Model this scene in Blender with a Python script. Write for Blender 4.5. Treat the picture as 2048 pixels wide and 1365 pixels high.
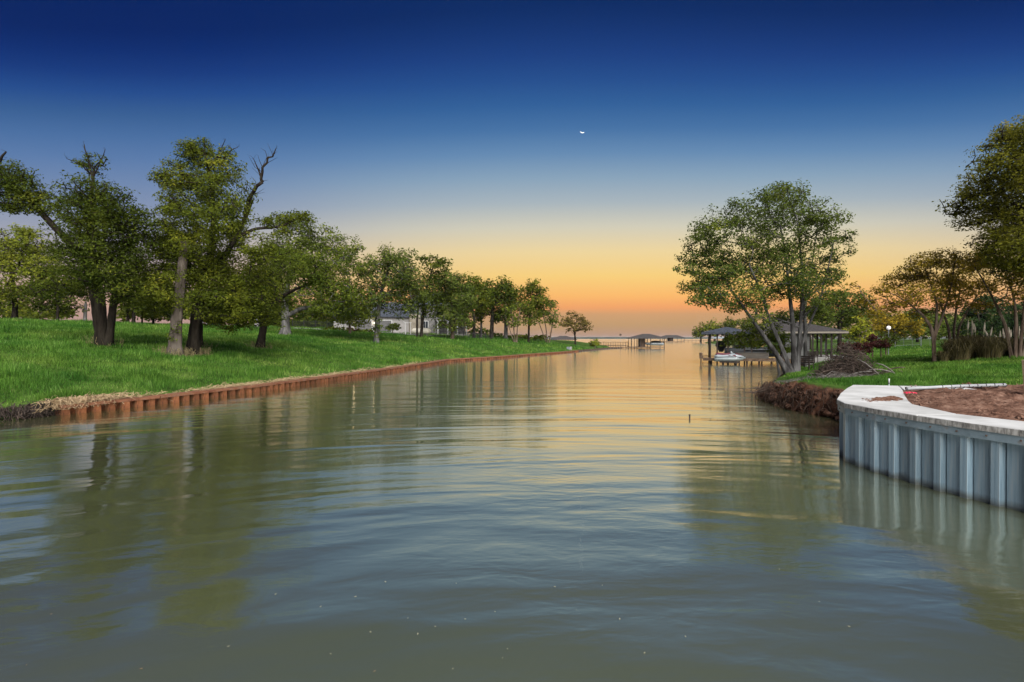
import bpy, math, random
import numpy as np
from mathutils import Vector, Matrix

for o in list(bpy.data.objects):
    bpy.data.objects.remove(o)
S = bpy.context.scene
COL = S.collection
R = math.radians

# ------------------------------------------------------------------ camera
H = 2.6                       # eye height above the water
F, CX, HOR = 1024.0, 1024.0, 677.0
cd = bpy.data.cameras.new('camera')
cd.sensor_width, cd.lens = 36.0, 18.0
cd.clip_start, cd.clip_end = 0.1, 30000
cam = bpy.data.objects.new('camera', cd)
COL.objects.link(cam)
cam.location = (0, 0, H)
cam.rotation_euler = (R(90 - 0.3), 0, 0)
S.camera = cam

# ------------------------------------------------------------------ sky
EXPO = 1.6
S.view_settings.view_transform = 'Standard'
S.view_settings.look = 'None'
S.view_settings.gamma = 1.0
S.view_settings.use_curve_mapping = False
S.view_settings.exposure = EXPO
SUNSET_AZ = math.atan2(250, 1024)          # the afterglow stands a little right of the view's middle


def lin(c):
    return tuple(((v / 255) / 12.92 if v / 255 <= 0.04045 else ((v / 255 + 0.055) / 1.055) ** 2.4) for v in c)


w = bpy.data.worlds.new('World')
S.world = w
w.use_nodes = True
nt = w.node_tree
nt.nodes.clear()
N = nt.nodes.new
L = nt.links.new


def ramp_node(tree, stops):
    r = tree.nodes.new('ShaderNodeValToRGB')
    r.color_ramp.interpolation = 'B_SPLINE' if False else 'LINEAR'
    e = r.color_ramp.elements
    while len(e) > 1:
        e.remove(e[0])
    for i, (p, c) in enumerate(stops):
        x = e[0] if i == 0 else e.new(p)
        x.position = p
        x.color = (*c, 1)
    return r


def el(py, dx):
    t = (HOR - py) / F
    return t / math.sqrt(1 + dx * dx + t * t)


glow = [(675, (172, 142, 122)), (650, (188, 154, 112)), (628, (206, 160, 116)), (614, (243, 165, 106)), (592, (254, 188, 110)),
        (550, (252, 212, 128)), (500, (242, 218, 162)), (450, (214, 210, 190)), (400, (172, 186, 194)), (350, (140, 168, 192)),
        (300, (104, 143, 184)), (250, (72, 118, 170)), (200, (50, 99, 158)), (150, (37, 81, 146)), (100, (28, 66, 133)),
        (50, (20, 55, 118)), (0, (13, 46, 104)), (-200, (9, 38, 94)), (-900, (8, 34, 88))]
side = [(675, (176, 146, 140)), (640, (186, 152, 142)), (600, (206, 168, 148)), (550, (200, 176, 164)), (500, (182, 172, 176)), (450, (158, 164, 182)),
        (400, (134, 150, 181)), (350, (114, 139, 179)), (300, (94, 127, 175)), (250, (76, 114, 166)), (200, (58, 98, 152)),
        (150, (38, 79, 145)), (100, (24, 60, 129)), (50, (15, 48, 116)), (0, (10, 40, 104)), (-200, (8, 36, 94)), (-900, (8, 33, 88))]
SKY = 1.0
tc = N('ShaderNodeTexCoord')
sep = N('ShaderNodeSeparateXYZ')
L(tc.outputs['Generated'], sep.inputs[0])
r1 = ramp_node(nt, [(max(0, el(y, 0.22)), lin(c)) for y, c in glow])
r2 = ramp_node(nt, [(max(0, el(y, 0.22)), lin(c)) for y, c in side])
hv = N('ShaderNodeVectorMath'); hv.operation = 'MULTIPLY'; hv.inputs[1].default_value = (1, 1, 0)
L(tc.outputs['Generated'], hv.inputs[0])
hn = N('ShaderNodeVectorMath'); hn.operation = 'NORMALIZE'
L(hv.outputs[0], hn.inputs[0])
hd = N('ShaderNodeVectorMath'); hd.operation = 'DOT_PRODUCT'
hd.inputs[1].default_value = (math.sin(SUNSET_AZ), math.cos(SUNSET_AZ), 0)
L(hn.outputs[0], hd.inputs[0])
mr = N('ShaderNodeMapRange'); mr.interpolation_type = 'SMOOTHSTEP'
mr.inputs['From Min'].default_value = 0.64
mr.inputs['From Max'].default_value = 1.0
# the colour bands sink towards the horizon away from the middle of the view
ax_ = N('ShaderNodeVectorMath'); ax_.operation = 'DOT_PRODUCT'
ax_.inputs[1].default_value = (math.sin(R(3)), math.cos(R(3)), 0)
L(hn.outputs[0], ax_.inputs[0])
k1 = N('ShaderNodeMath'); k1.operation = 'MULTIPLY_ADD'; k1.inputs[1].default_value = -1.1; k1.inputs[2].default_value = 2.1
L(ax_.outputs['Value'], k1.inputs[0])
ze = N('ShaderNodeMath'); ze.operation = 'MULTIPLY'
L(sep.outputs['Z'], ze.inputs[0]); L(k1.outputs[0], ze.inputs[1])
L(ze.outputs[0], r1.inputs[0])
L(ze.outputs[0], r2.inputs[0])
L(hd.outputs['Value'], mr.inputs['Value'])
mx = N('ShaderNodeMixRGB')
L(mr.outputs[0], mx.inputs['Fac'])
L(r2.outputs[0], mx.inputs[1])
L(r1.outputs[0], mx.inputs[2])
bg = N('ShaderNodeBackground'); bg.inputs['Strength'].default_value = SKY * 0.5 ** EXPO * 0.94
L(mx.outputs[0], bg.inputs['Color'])
sky = N('ShaderNodeTexSky'); sky.sky_type = 'NISHITA'; sky.sun_disc = False
SUN_EL = R(62)
sky.sun_elevation = R(1.0)
sky.sun_rotation = SUNSET_AZ
bg2 = N('ShaderNodeBackground'); bg2.inputs['Strength'].default_value = 0.0008
L(sky.outputs[0], bg2.inputs['Color'])
ad = N('ShaderNodeAddShader')
L(bg.outputs[0], ad.inputs[0]); L(bg2.outputs[0], ad.inputs[1])
out = N('ShaderNodeOutputWorld')
L(ad.outputs[0], out.inputs['Surface'])

# one very soft sun: the open dusk sky behind the photographer
sd = bpy.data.lights.new('dusk_light', 'SUN')
sd.energy = 2.8
sd.angle = R(62)
sd.color = (1.0, 0.985, 0.96)
so = bpy.data.objects.new('dusk_light', sd)
COL.objects.link(so)
so.rotation_euler = Vector((-0.22, 0.80, -0.72)).to_track_quat('-Z', 'Y').to_euler()

C = S.cycles
C.max_bounces = 6
C.diffuse_bounces = 3
C.glossy_bounces = 3
C.transmission_bounces = 4
C.transparent_max_bounces = 8
C.sample_clamp_indirect = 4.0
C.use_denoising = True
C.use_adaptive_sampling = True

# ------------------------------------------------------------------ helpers


def P(px, py, d):
    """the world point that stands d metres ahead, seen at photo pixel px,py"""
    return np.array([(px - CX) / F * d, d, H - (py - HOR) / F * d])


MATS = {}


def objvar(m, lo, hi):
    """each object of this material is a little lighter or darker than the next"""
    t = m.node_tree
    b = t.nodes['Principled BSDF']
    src = b.inputs['Base Color'].links[0].from_socket
    oi = t.nodes.new('ShaderNodeObjectInfo')
    mr_ = t.nodes.new('ShaderNodeMapRange')
    mr_.inputs['To Min'].default_value = lo
    mr_.inputs['To Max'].default_value = hi
    t.links.new(oi.outputs['Random'], mr_.inputs['Value'])
    hs_ = t.nodes.new('ShaderNodeHueSaturation')
    t.links.new(mr_.outputs[0], hs_.inputs['Value'])
    t.links.new(src, hs_.inputs['Color'])
    t.links.new(hs_.outputs[0], b.inputs['Base Color'])
    return m


def mat(name, c1, c2=None, scale=3.0, rough=0.8, bump=0.0, bscale=None, metal=0.0, c3=None, stretch=(1, 1, 1), spec=0.3, detail=6, lo=0.35, hi=0.65, coord='Object'):
    if name in MATS:
        return MATS[name]
    m = bpy.data.materials.new(name)
    m.use_nodes = True
    t = m.node_tree
    b = t.nodes['Principled BSDF']
    b.inputs['Roughness'].default_value = rough
    b.inputs['Metallic'].default_value = metal
    b.inputs['Specular IOR Level'].default_value = spec
    tcn = t.nodes.new('ShaderNodeTexCoord')
    mp = t.nodes.new('ShaderNodeMapping')
    mp.inputs['Scale'].default_value = stretch
    t.links.new(tcn.outputs[coord], mp.inputs[0])
    if c2 is not None:
        n = t.nodes.new('ShaderNodeTexNoise')
        n.inputs['Scale'].default_value = scale
        n.inputs['Detail'].default_value = detail
        n.inputs['Roughness'].default_value = 0.62
        t.links.new(mp.outputs[0], n.inputs['Vector'])
        st = [(lo, c1), (hi, c2)] if c3 is None else [(lo, c1), ((lo + hi) / 2, c2), (hi, c3)]
        rr = ramp_node(t, st)
        t.links.new(n.outputs['Fac'], rr.inputs[0])
        t.links.new(rr.outputs[0], b.inputs['Base Color'])
    else:
        b.inputs['Base Color'].default_value = (*c1, 1)
    if bump:
        n2 = t.nodes.new('ShaderNodeTexNoise')
        n2.inputs['Scale'].default_value = bscale or scale * 4
        n2.inputs['Detail'].default_value = 5
        t.links.new(mp.outputs[0], n2.inputs['Vector'])
        bp = t.nodes.new('ShaderNodeBump')
        bp.inputs['Strength'].default_value = 0.7
        bp.inputs['Distance'].default_value = bump
        t.links.new(n2.outputs['Fac'], bp.inputs['Height'])
        t.links.new(bp.outputs[0], b.inputs['Normal'])
    MATS[name] = m
    return m


def leafmat(name, dark, light, warm=None, clump=0.5, trans=0.42, per_leaf=0.42):
    """leaf: colour differs from leaf to leaf and from clump to clump; light comes through it"""
    if name in MATS:
        return MATS[name]
    m = bpy.data.materials.new(name)
    m.use_nodes = True
    t = m.node_tree
    t.nodes.clear()
    n = t.nodes.new
    geo = n('ShaderNodeNewGeometry')
    tcn = n('ShaderNodeTexCoord')
    ns = n('ShaderNodeTexNoise'); ns.inputs['Scale'].default_value = clump; ns.inputs['Detail'].default_value = 3
    t.links.new(tcn.outputs['Object'], ns.inputs['Vector'])
    mrn = n('ShaderNodeMapRange'); mrn.inputs['From Min'].default_value = 0.3; mrn.inputs['From Max'].default_value = 0.7
    t.links.new(ns.outputs['Fac'], mrn.inputs['Value'])
    mul = n('ShaderNodeMath'); mul.operation = 'MULTIPLY'; mul.inputs[1].default_value = per_leaf
    t.links.new(geo.outputs['Random Per Island'], mul.inputs[0])
    mul2 = n('ShaderNodeMath'); mul2.operation = 'MULTIPLY_ADD'; mul2.inputs[1].default_value = 1 - per_leaf
    t.links.new(mrn.outputs[0], mul2.inputs[0])
    t.links.new(mul.outputs[0], mul2.inputs[2])
    st = [(0.1, dark), (0.75, light)] + ([(1.0, warm)] if warm else [])
    rr = ramp_node(t, st)
    t.links.new(mul2.outputs[0], rr.inputs[0])
    df = n('ShaderNodeBsdfDiffuse')
    tr = n('ShaderNodeBsdfTranslucent')
    t.links.new(rr.outputs[0], df.inputs['Color'])
    t.links.new(rr.outputs[0], tr.inputs['Color'])
    ms = n('ShaderNodeMixShader'); ms.inputs[0].default_value = trans
    t.links.new(df.outputs[0], ms.inputs[1]); t.links.new(tr.outputs[0], ms.inputs[2])
    o = n('ShaderNodeOutputMaterial')
    t.links.new(ms.outputs[0], o.inputs['Surface'])
    MATS[name] = m
    return m


def emit(name, col, s):
    m = bpy.data.materials.new(name)
    m.use_nodes = True
    b = m.node_tree.nodes['Principled BSDF']
    b.inputs['Base Color'].default_value = (*col, 1)
    b.inputs['Emission Color'].default_value = (*col, 1)
    b.inputs['Emission Strength'].default_value = s
    return m


def np_mesh(name, verts, faces, smooth=False):
    """faces: (n,3) or (n,4) int array, or a list of such arrays"""
    if not isinstance(faces, list):
        faces = [faces]
    faces = [np.asarray(f, dtype=np.int32) for f in faces if len(f)]
    me = bpy.data.meshes.new(name)
    verts = np.asarray(verts, dtype=np.float32).reshape(-1, 3)
    me.vertices.add(len(verts))
    me.vertices.foreach_set('co', verts.ravel())
    loops = np.concatenate([f.ravel() for f in faces])
    tot = np.concatenate([np.full(len(f), f.shape[1], dtype=np.int32) for f in faces])
    start = np.concatenate([[0], np.cumsum(tot)[:-1]]).astype(np.int32)
    me.loops.add(len(loops))
    me.loops.foreach_set('vertex_index', loops)
    me.polygons.add(len(tot))
    me.polygons.foreach_set('loop_start', start)
    if smooth:
        me.polygons.foreach_set('use_smooth', np.ones(len(tot), dtype=bool))
    me.update(calc_edges=True)
    return me


def link(name, me, material=None, parent=None, loc=None, rot=None):
    o = bpy.data.objects.new(name, me)
    COL.objects.link(o)
    if material is not None and me is not None and not me.materials:
        me.materials.append(material)
    if parent is not None:
        o.parent = parent
    if loc is not None:
        o.location = loc
    if rot is not None:
        o.rotation_euler = rot
    return o


def tag(o, label=None, cat=None, group=None, kind=None):
    if label: o['label'] = label
    if cat: o['category'] = cat
    if group: o['group'] = group
    if kind: o['kind'] = kind
    return o


def thing(name, label, cat, loc, rz=0.0, group=None):
    o = bpy.data.objects.new(name, None)
    COL.objects.link(o)
    o.empty_display_size = 0.2
    o.location = tuple(float(v) for v in loc)
    o.rotation_euler = (0, 0, rz)
    return tag(o, label, cat, group)


class MB:
    """collects polygons for one mesh"""

    def __init__(self):
        self.v, self.f = [], []

    def poly(self, pts):
        b = len(self.v)
        self.v += [tuple(p) for p in pts]
        self.f.append(tuple(range(b, b + len(pts))))

    def box(self, x0, x1, y0, y1, z0, z1, M=None):
        b = len(self.v)
        c = [(x0, y0, z0), (x1, y0, z0), (x1, y1, z0), (x0, y1, z0), (x0, y0, z1), (x1, y0, z1), (x1, y1, z1), (x0, y1, z1)]
        if M is not None:
            c = [tuple(M @ Vector(p)) for p in c]
        self.v += c
        self.f += [tuple(b + i for i in q) for q in ((0, 3, 2, 1), (4, 5, 6, 7), (0, 1, 5, 4), (1, 2, 6, 5), (2, 3, 7, 6), (3, 0, 4, 7))]
        return self

    def tube(self, pts, rads, k=8, cap=True):
        pts = [Vector(p) for p in pts]
        if not hasattr(rads, '__len__'):
            rads = [rads] * len(pts)
        b0 = len(self.v)
        a = (pts[1] - pts[0]).normalized()
        ref = Vector((0, 0, 1)) if abs(a.z) < 0.8 else Vector((1, 0, 0))
        for i, p in enumerate(pts):
            t = (pts[min(i + 1, len(pts) - 1)] - pts[max(i - 1, 0)]).normalized()
            u = t.cross(ref).normalized()
            v = t.cross(u).normalized()
            for j in range(k):
                g = 2 * math.pi * j / k
                self.v.append(tuple(p + (u * math.cos(g) + v * math.sin(g)) * rads[i]))
        for i in range(len(pts) - 1):
            for j in range(k):
                q = b0 + i * k
                self.f.append((q + j, q + (j + 1) % k, q + k + (j + 1) % k, q + k + j))
        if cap:
            self.f.append(tuple(b0 + j for j in range(k))[::-1])
            self.f.append(tuple(b0 + (len(pts) - 1) * k + j for j in range(k)))
        return self

    def loft(self, rings, close=True, caps=True):
        b0 = len(self.v)
        k = len(rings[0])
        for r in rings:
            self.v += [tuple(p) for p in r]
        for i in range(len(rings) - 1):
            for j in range(k if close else k - 1):
                q = b0 + i * k
                self.f.append((q + j, q + (j + 1) % k, q + k + (j + 1) % k, q + k + j))
        if caps:
            self.f.append(tuple(b0 + j for j in range(k))[::-1])
            self.f.append(tuple(b0 + (len(rings) - 1) * k + j for j in range(k)))
        return self

    def ball(self, c, r, n=10, m=6):
        r = r if hasattr(r, '__len__') else (r, r, r)
        rings = []
        for i in range(m + 1):
            g = -math.pi / 2 + math.pi * i / m
            cr = max(0.02, math.cos(g))
            rings.append([(c[0] + r[0] * cr * math.cos(2 * math.pi * j / n), c[1] + r[1] * cr * math.sin(2 * math.pi * j / n), c[2] + r[2] * math.sin(g)) for j in range(n)])
        return self.loft(rings)

    def mesh(self, name, smooth=False):
        me = bpy.data.meshes.new(name)
        me.from_pydata(self.v, [], self.f)
        if smooth:
            me.polygons.foreach_set('use_smooth', [True] * len(me.polygons))
        me.update()
        return me

    def build(self, name, material, parent=None, smooth=False, loc=None, rot=None):
        return link(name, self.mesh(name, smooth), material, parent, loc, rot)


def seg_dist(p, poly, closed=True):
    """distance of points p (n,2) to a polyline/polygon"""
    poly = np.asarray(poly, float)
    a = poly
    b = np.roll(poly, -1, axis=0)
    if not closed:
        a, b = a[:-1], b[:-1]
    best = np.full(len(p), 1e9)
    for i in range(len(a)):
        d = b[i] - a[i]
        t = np.clip(((p - a[i]) @ d) / (d @ d), 0, 1)
        q = p - (a[i] + t[:, None] * d)
        best = np.minimum(best, np.hypot(q[:, 0], q[:, 1]))
    return best


def inside(p, poly):
    poly = np.asarray(poly, float)
    x, y = p[:, 0], p[:, 1]
    r = np.zeros(len(p), bool)
    j = len(poly) - 1
    for i in range(len(poly)):
        xi, yi = poly[i]; xj, yj = poly[j]
        c = ((yi > y) != (yj > y)) & (x < (xj - xi) * (y - yi) / (yj - yi + 1e-12) + xi)
        r ^= c
        j = i
    return r


def fnoise(x, y, seed=0, octaves=4, scale=1.0):
    """cheap smooth noise: sums of rotated sines"""
    rng = np.random.default_rng(seed)
    z = np.zeros_like(x)
    amp, fr = 1.0, scale
    for o in range(octaves):
        for k in range(3):
            a = rng.uniform(0, 2 * np.pi); ph = rng.uniform(0, 6.28)
            f2 = fr * rng.uniform(0.7, 1.4)
            z += amp / 3 * np.sin((x * np.cos(a) + y * np.sin(a)) * f2 + ph + 1.3 * np.sin((y * np.cos(a) - x * np.sin(a)) * f2 * 0.7 + ph * 2))
        amp *= 0.5; fr *= 2.1
    return z


# ------------------------------------------------------------------ land
LBANK = [(-15.45, 17.3), (-14.1, 20.2), (-12.6, 24.6), (-11.3, 30.3), (-9.1, 41.3), (-7.0, 55.5), (-1.5, 65.5), (2.4, 74.5), (8.0, 86.0), (12.4, 97.0)]
LTIP = [(20.5, 117.0), (29.2, 136.0)]
LPOLY = [(-70, -40), (-30, 0), (-19.5, 9), (-17.2, 14.2)] + LBANK + LTIP + [(26, 140), (16, 141), (6, 142), (-8, 150), (-30, 175), (-70, 215), (-160, 260), (-260, 200), (-260, -40)]
WALL = [(10.9, 2.6), (9.85, 3.6), (8.95, 4.75), (8.2, 6.05), (7.62, 7.4), (7.33, 8.2), (7.12, 9.0), (6.98, 9.85), (6.95, 10.71), (7.2, 11.35), (8.14, 12.68), (9.1, 13.9), (9.91, 14.86)]
RPOLY = [(60, -30), (16, -6), (11.2, 2.9), (9.9, 4.9), (8.35, 7.8), (7.8, 9.0), (7.68, 10.6), (8.65, 12.2), (10.1, 14.6), (10.5, 16.4), (10.15, 18.6), (10.6, 21.7),
         (12.6, 25.5), (14.9, 29.6), (17.2, 33.2), (19.8, 37.5), (23.6, 42.4), (27.3, 47.0), (32, 52), (36, 58), (41, 66), (46, 80), (54, 110), (66, 150), (85, 205),
         (106, 285), (128, 335), (400, 365), (400, -30)]


def zleft(x, y):
    p = np.stack([x, y], 1)
    s = seg_dist(p, LPOLY)
    s = np.where(inside(p, LPOLY), s, -s) - 0.28 * np.clip((y - 16.4) / 1.0, 0, 1)
    z = np.interp(s, [-3, -0.4, 0.0, 0.4, 1, 4, 8, 13, 20, 35, 60, 120], [-1.5, -0.6, 0.30, 0.40, 0.52, 1.08, 1.72, 2.4, 3.05, 4.15, 4.85, 5.2])
    z = z + np.where(s > 1.2, 0.05 * fnoise(x, y, 3, 3, 0.5) * np.clip((s - 1) / 6, 0, 1), 0)
    return z, s


def zright(x, y):
    p = np.stack([x, y], 1)
    s = seg_dist(p, RPOLY)
    s = np.where(inside(p, RPOLY), s, -s)
    rag = np.clip((y - 15.0) / 1.5, 0, 1) * np.clip((30 - y) / 6, 0, 1)
    s = s - rag * (0.18 + 0.26 * fnoise(x, y, 17, 4, 2.3) + 0.10 * fnoise(x, y, 23, 3, 8.0))
    nat = np.interp(s, [-3, -0.5, 0.0, 0.3, 0.8, 2.5, 5, 8, 14, 22, 40, 80], [-1.5, -0.6, 0.0, 0.22, 0.36, 0.62, 0.92, 1.15, 1.55, 1.85, 2.05, 2.3])
    cliff = np.interp(s, [-3, -0.5, -0.1, 0.0, 0.3, 3, 6, 14, 22, 40, 80], [-1.5, -0.6, -0.2, 0.45, 0.97, 1.08, 1.2, 1.55, 1.85, 2.05, 2.3])
    tip = np.clip((y - 19.5) / 3.5, 0, 1)
    nat = cliff * (1 - tip) + nat * tip
    wall = np.interp(s, [-3, -0.3, 0, 3, 10, 30], [-1.5, -0.8, 1.13, 1.16, 1.3, 1.9])
    k = np.clip((y - 14.4) / 1.2, 0, 1)
    z = wall * (1 - k) + nat * k
    z = z + np.where((s > 0.2) & (y > 15.5), 0.04 * fnoise(x, y, 5, 4, 0.9), 0)
    return z, s


def hl(x, y):
    return float(zleft(np.array([float(x)]), np.array([float(y)]))[0][0])


def hr(x, y):
    return float(zright(np.array([float(x)]), np.array([float(y)]))[0][0])


def spaced(lo, hi, fine0, fine1, fs, cs):
    a = np.arange(fine0, fine1, fs)
    l, x, s = [], fine0, fs
    while x > lo:
        s = min(cs, s * 1.25); x -= s; l.append(x)
    r, x, s = [], fine1, fs
    while x < hi:
        r.append(x); s = min(cs, s * 1.25); x += s
    return np.array(l[::-1] + list(a) + r)


def terrain(name, zf, xs, ys, cut, material):
    X, Y = np.meshgrid(xs, ys)
    z, s = zf(X.ravel(), Y.ravel())
    v = np.stack([X.ravel(), Y.ravel(), z], 1)
    nx, ny = len(xs), len(ys)
    i = np.arange(nx * ny).reshape(ny, nx)
    f = np.stack([i[:-1, :-1].ravel(), i[:-1, 1:].ravel(), i[1:, 1:].ravel(), i[1:, :-1].ravel()], 1)
    f = f[(s[f].max(1) > cut)]
    used = np.unique(f)
    mp = np.zeros(len(v), int); mp[used] = np.arange(len(used))
    return link(name, np_mesh(name, v[used], mp[f], True), material)


g_dark, g_mid, g_lite = (0.040, 0.135, 0.012), (0.075, 0.25, 0.022), (0.14, 0.34, 0.035)
M_lawn = mat('lawn_ground', (0.022, 0.045, 0.008), (0.045, 0.085, 0.014), 0.8, 0.95, 0.05, 9, c3=(0.075, 0.12, 0.026), spec=0.05)
o = terrain('lawn', zleft, spaced(-250, 30, -30, 8, 0.5, 8), spaced(-30, 230, 12, 90, 0.6, 8), -1.5, M_lawn)
tag(o, kind='structure')

# right bank: grass on top, bare red-brown earth where it is steep or freshly dug
M_rb = mat('bank_ground', (0.022, 0.045, 0.008), (0.045, 0.085, 0.014), 0.8, 0.95, 0.04, 9, c3=(0.075, 0.12, 0.026), spec=0.05)
t = M_rb.node_tree
bsdf = t.nodes['Principled BSDF']
old = bsdf.inputs['Base Color'].links[0].from_socket
geo = t.nodes.new('ShaderNodeNewGeometry'); sz = t.nodes.new('ShaderNodeSeparateXYZ')
t.links.new(geo.outputs['Normal'], sz.inputs[0])
st = t.nodes.new('ShaderNodeMapRange'); st.inputs['From Min'].default_value = 0.80; st.inputs['From Max'].default_value = 0.95
t.links.new(sz.outputs['Z'], st.inputs['Value'])
en = t.nodes.new('ShaderNodeTexNoise'); en.inputs['Scale'].default_value = 3.0; en.inputs['Detail'].default_value = 8
tco = t.nodes.new('ShaderNodeTexCoord'); t.links.new(tco.outputs['Object'], en.inputs['Vector'])
er = ramp_node(t, [(0.35, (0.016, 0.009, 0.006)), (0.52, (0.085, 0.038, 0.023)), (0.7, (0.17, 0.09, 0.057))])
t.links.new(en.outputs['Fac'], er.inputs[0])
mxs = t.nodes.new('ShaderNodeMixRGB')
t.links.new(st.outputs[0], mxs.inputs[0]); t.links.new(er.outputs[0], mxs.inputs[1]); t.links.new(old, mxs.inputs[2])
t.links.new(mxs.outputs[0], bsdf.inputs['Base Color'])
o = terrain('bank_ground', zright, spaced(5, 380, 6.6, 24, 0.14, 8), spaced(-25, 370, 3.0, 36, 0.16, 8), -0.5, M_rb)
tag(o, kind='structure')
# the strip behind the concrete wall (its edge lies under the cap)
o.data.update()

# ------------------------------------------------------------------ water
mw = bpy.data.materials.new('lake_water')
mw.use_nodes = True
t = mw.node_tree
t.nodes.clear()
n = t.nodes.new
tco = n('ShaderNodeTexCoord')
sb = n('ShaderNodeVectorMath'); sb.operation = 'SUBTRACT'; sb.inputs[1].default_value = (1.5, -9.0, 0)
t.links.new(tco.outputs['Object'], sb.inputs[0])
sx = n('ShaderNodeSeparateXYZ'); t.links.new(sb.outputs[0], sx.inputs[0])
ln = n('ShaderNodeVectorMath'); ln.operation = 'LENGTH'; t.links.new(sb.outputs[0], ln.inputs[0])
at = n('ShaderNodeMath'); at.operation = 'ARCTAN2'
t.links.new(sx.outputs['X'], at.inputs[0]); t.links.new(sx.outputs['Y'], at.inputs[1])
cb = n('ShaderNodeCombineXYZ')
t.links.new(ln.outputs['Value'], cb.inputs['X']); t.links.new(at.outputs[0], cb.inputs['Y'])


def wave(vecsock, scale, sc, detail, dist, rough=0.5):
    mp = n('ShaderNodeMapping'); mp.inputs['Scale'].default_value = scale
    t.links.new(vecsock, mp.inputs[0])
    q = n('ShaderNodeTexNoise'); q.inputs['Scale'].default_value = sc; q.inputs['Detail'].default_value = detail; q.inputs['Roughness'].default_value = rough
    q.inputs['Distortion'].default_value = 0.4
    t.links.new(mp.outputs[0], q.inputs['Vector'])
    ml = n('ShaderNodeMath'); ml.operation = 'MULTIPLY'; ml.inputs[1].default_value = dist
    t.links.new(q.outputs['Fac'], ml.inputs[0])
    return ml.outputs[0]


h1 = wave(cb.outputs[0], (0.75, 3.2, 1), 1.0, 2, 0.066)      # long soft ripples running in rings
h2 = wave(cb.outputs[0], (2.6, 14.0, 1), 1.0, 3, 0.0075)
h3 = wave(tco.outputs['Object'], (0.45, 1.0, 1), 4.2, 3, 0.009)
a1 = n('ShaderNodeMath'); t.links.new(h1, a1.inputs[0]); t.links.new(h2, a1.inputs[1])
# fine wind ripples come in patches
pm = n('ShaderNodeTexNoise'); pm.inputs['Scale'].default_value = 0.16; pm.inputs['Detail'].default_value = 3
t.links.new(tco.outputs['Object'], pm.inputs['Vector'])
pr = n('ShaderNodeMapRange'); pr.inputs['From Min'].default_value = 0.42; pr.inputs['From Max'].default_value = 0.6; pr.inputs['To Min'].default_value = 0.1
t.links.new(pm.outputs['Fac'], pr.inputs['Value'])
m3 = n('ShaderNodeMath'); m3.operation = 'MULTIPLY'; t.links.new(h3, m3.inputs[0]); t.links.new(pr.outputs[0], m3.inputs[1])
a2 = n('ShaderNodeMath'); t.links.new(a1.outputs[0], a2.inputs[0]); t.links.new(m3.outputs[0], a2.inputs[1])
bp = n('ShaderNodeBump'); bp.inputs['Strength'].default_value = 1.0; bp.inputs['Distance'].default_value = 1.0
t.links.new(a2.outputs[0], bp.inputs['Height'])
df = n('ShaderNodeBsdfDiffuse')
mud = n('ShaderNodeTexNoise'); mud.inputs['Scale'].default_value = 0.12; mud.inputs['Detail'].default_value = 4
t.links.new(tco.outputs['Object'], mud.inputs['Vector'])
mudr = ramp_node(t, [(0.35, (0.070, 0.080, 0.036)), (0.65, (0.086, 0.094, 0.048))])
t.links.new(mud.outputs['Fac'], mudr.inputs[0])
t.links.new(mudr.outputs[0], df.inputs['Color'])
gl = n('ShaderNodeBsdfGlossy'); gl.inputs['Roughness'].default_value = 0.06
gl.inputs['Anisotropy'].default_value = 0.85      # unresolved ripples: their crests run in rings, so they smear along the line of sight
tgn = n('ShaderNodeTangent'); tgn.direction_type = 'RADIAL'; tgn.axis = 'Z'
t.links.new(tgn.outputs[0], gl.inputs['Tangent'])
gl.inputs['Rotation'].default_value = 0.0
gl.inputs['Color'].default_value = (1.0, 0.96, 0.84, 1)
t.links.new(bp.outputs[0], gl.inputs['Normal'])
lwt = n('ShaderNodeLayerWeight')
t.links.new(bp.outputs[0], lwt.inputs['Normal'])
pw_ = n('ShaderNodeMath'); pw_.operation = 'POWER'; pw_.inputs[1].default_value = 1.5
lwt.inputs['Blend'].default_value = 0.5
t.links.new(lwt.outputs['Facing'], pw_.inputs[0])
fr = n('ShaderNodeMath'); fr.operation = 'MULTIPLY_ADD'; fr.inputs[1].default_value = 0.94; fr.inputs[2].default_value = 0.05; fr.use_clamp = True
t.links.new(pw_.outputs[0], fr.inputs[0])
ms = n('ShaderNodeMixShader')
t.links.new(fr.outputs[0], ms.inputs[0]); t.links.new(df.outputs[0], ms.inputs[1]); t.links.new(gl.outputs[0], ms.inputs[2])
o_ = n('ShaderNodeOutputMaterial'); t.links.new(ms.outputs[0], o_.inputs['Surface'])
o = link('water', np_mesh('water', [(-9000, -60, 0), (9000, -60, 0), (9000, 9000, 0), (-9000, 9000, 0)], np.array([[0, 1, 2, 3]])), mw)
tag(o, kind='structure')

# far shore: low wooded land across the lake
rng = np.random.default_rng(2)
fx = np.linspace(-1800, 3200, 700)
ht = 7.5 + 1.6 * fnoise(fx, fx * 0, 4, 4, 0.006) + 0.9 * fnoise(fx, fx * 0, 8, 4, 0.05)
fy0 = 2300 + 120 * np.sin(fx / 700)
v = np.concatenate([np.stack([fx, fy0, fx * 0 - 1], 1), np.stack([fx, fy0 + 6, ht * 0.75], 1), np.stack([fx, fy0 + 40, ht], 1), np.stack([fx, fy0 + 500, ht * 0.9], 1)])
k = len(fx); i = np.arange(k - 1)
f = np.concatenate([np.stack([i + a * k, i + 1 + a * k, i + 1 + (a + 1) * k, i + (a + 1) * k], 1) for a in range(3)])
M_far = mat('far_wood', (0.012, 0.02, 0.014), (0.03, 0.042, 0.026), 0.02, 0.95)
tag(link('far_shore', np_mesh('far_shore', v, f), M_far), kind='structure')

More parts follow.
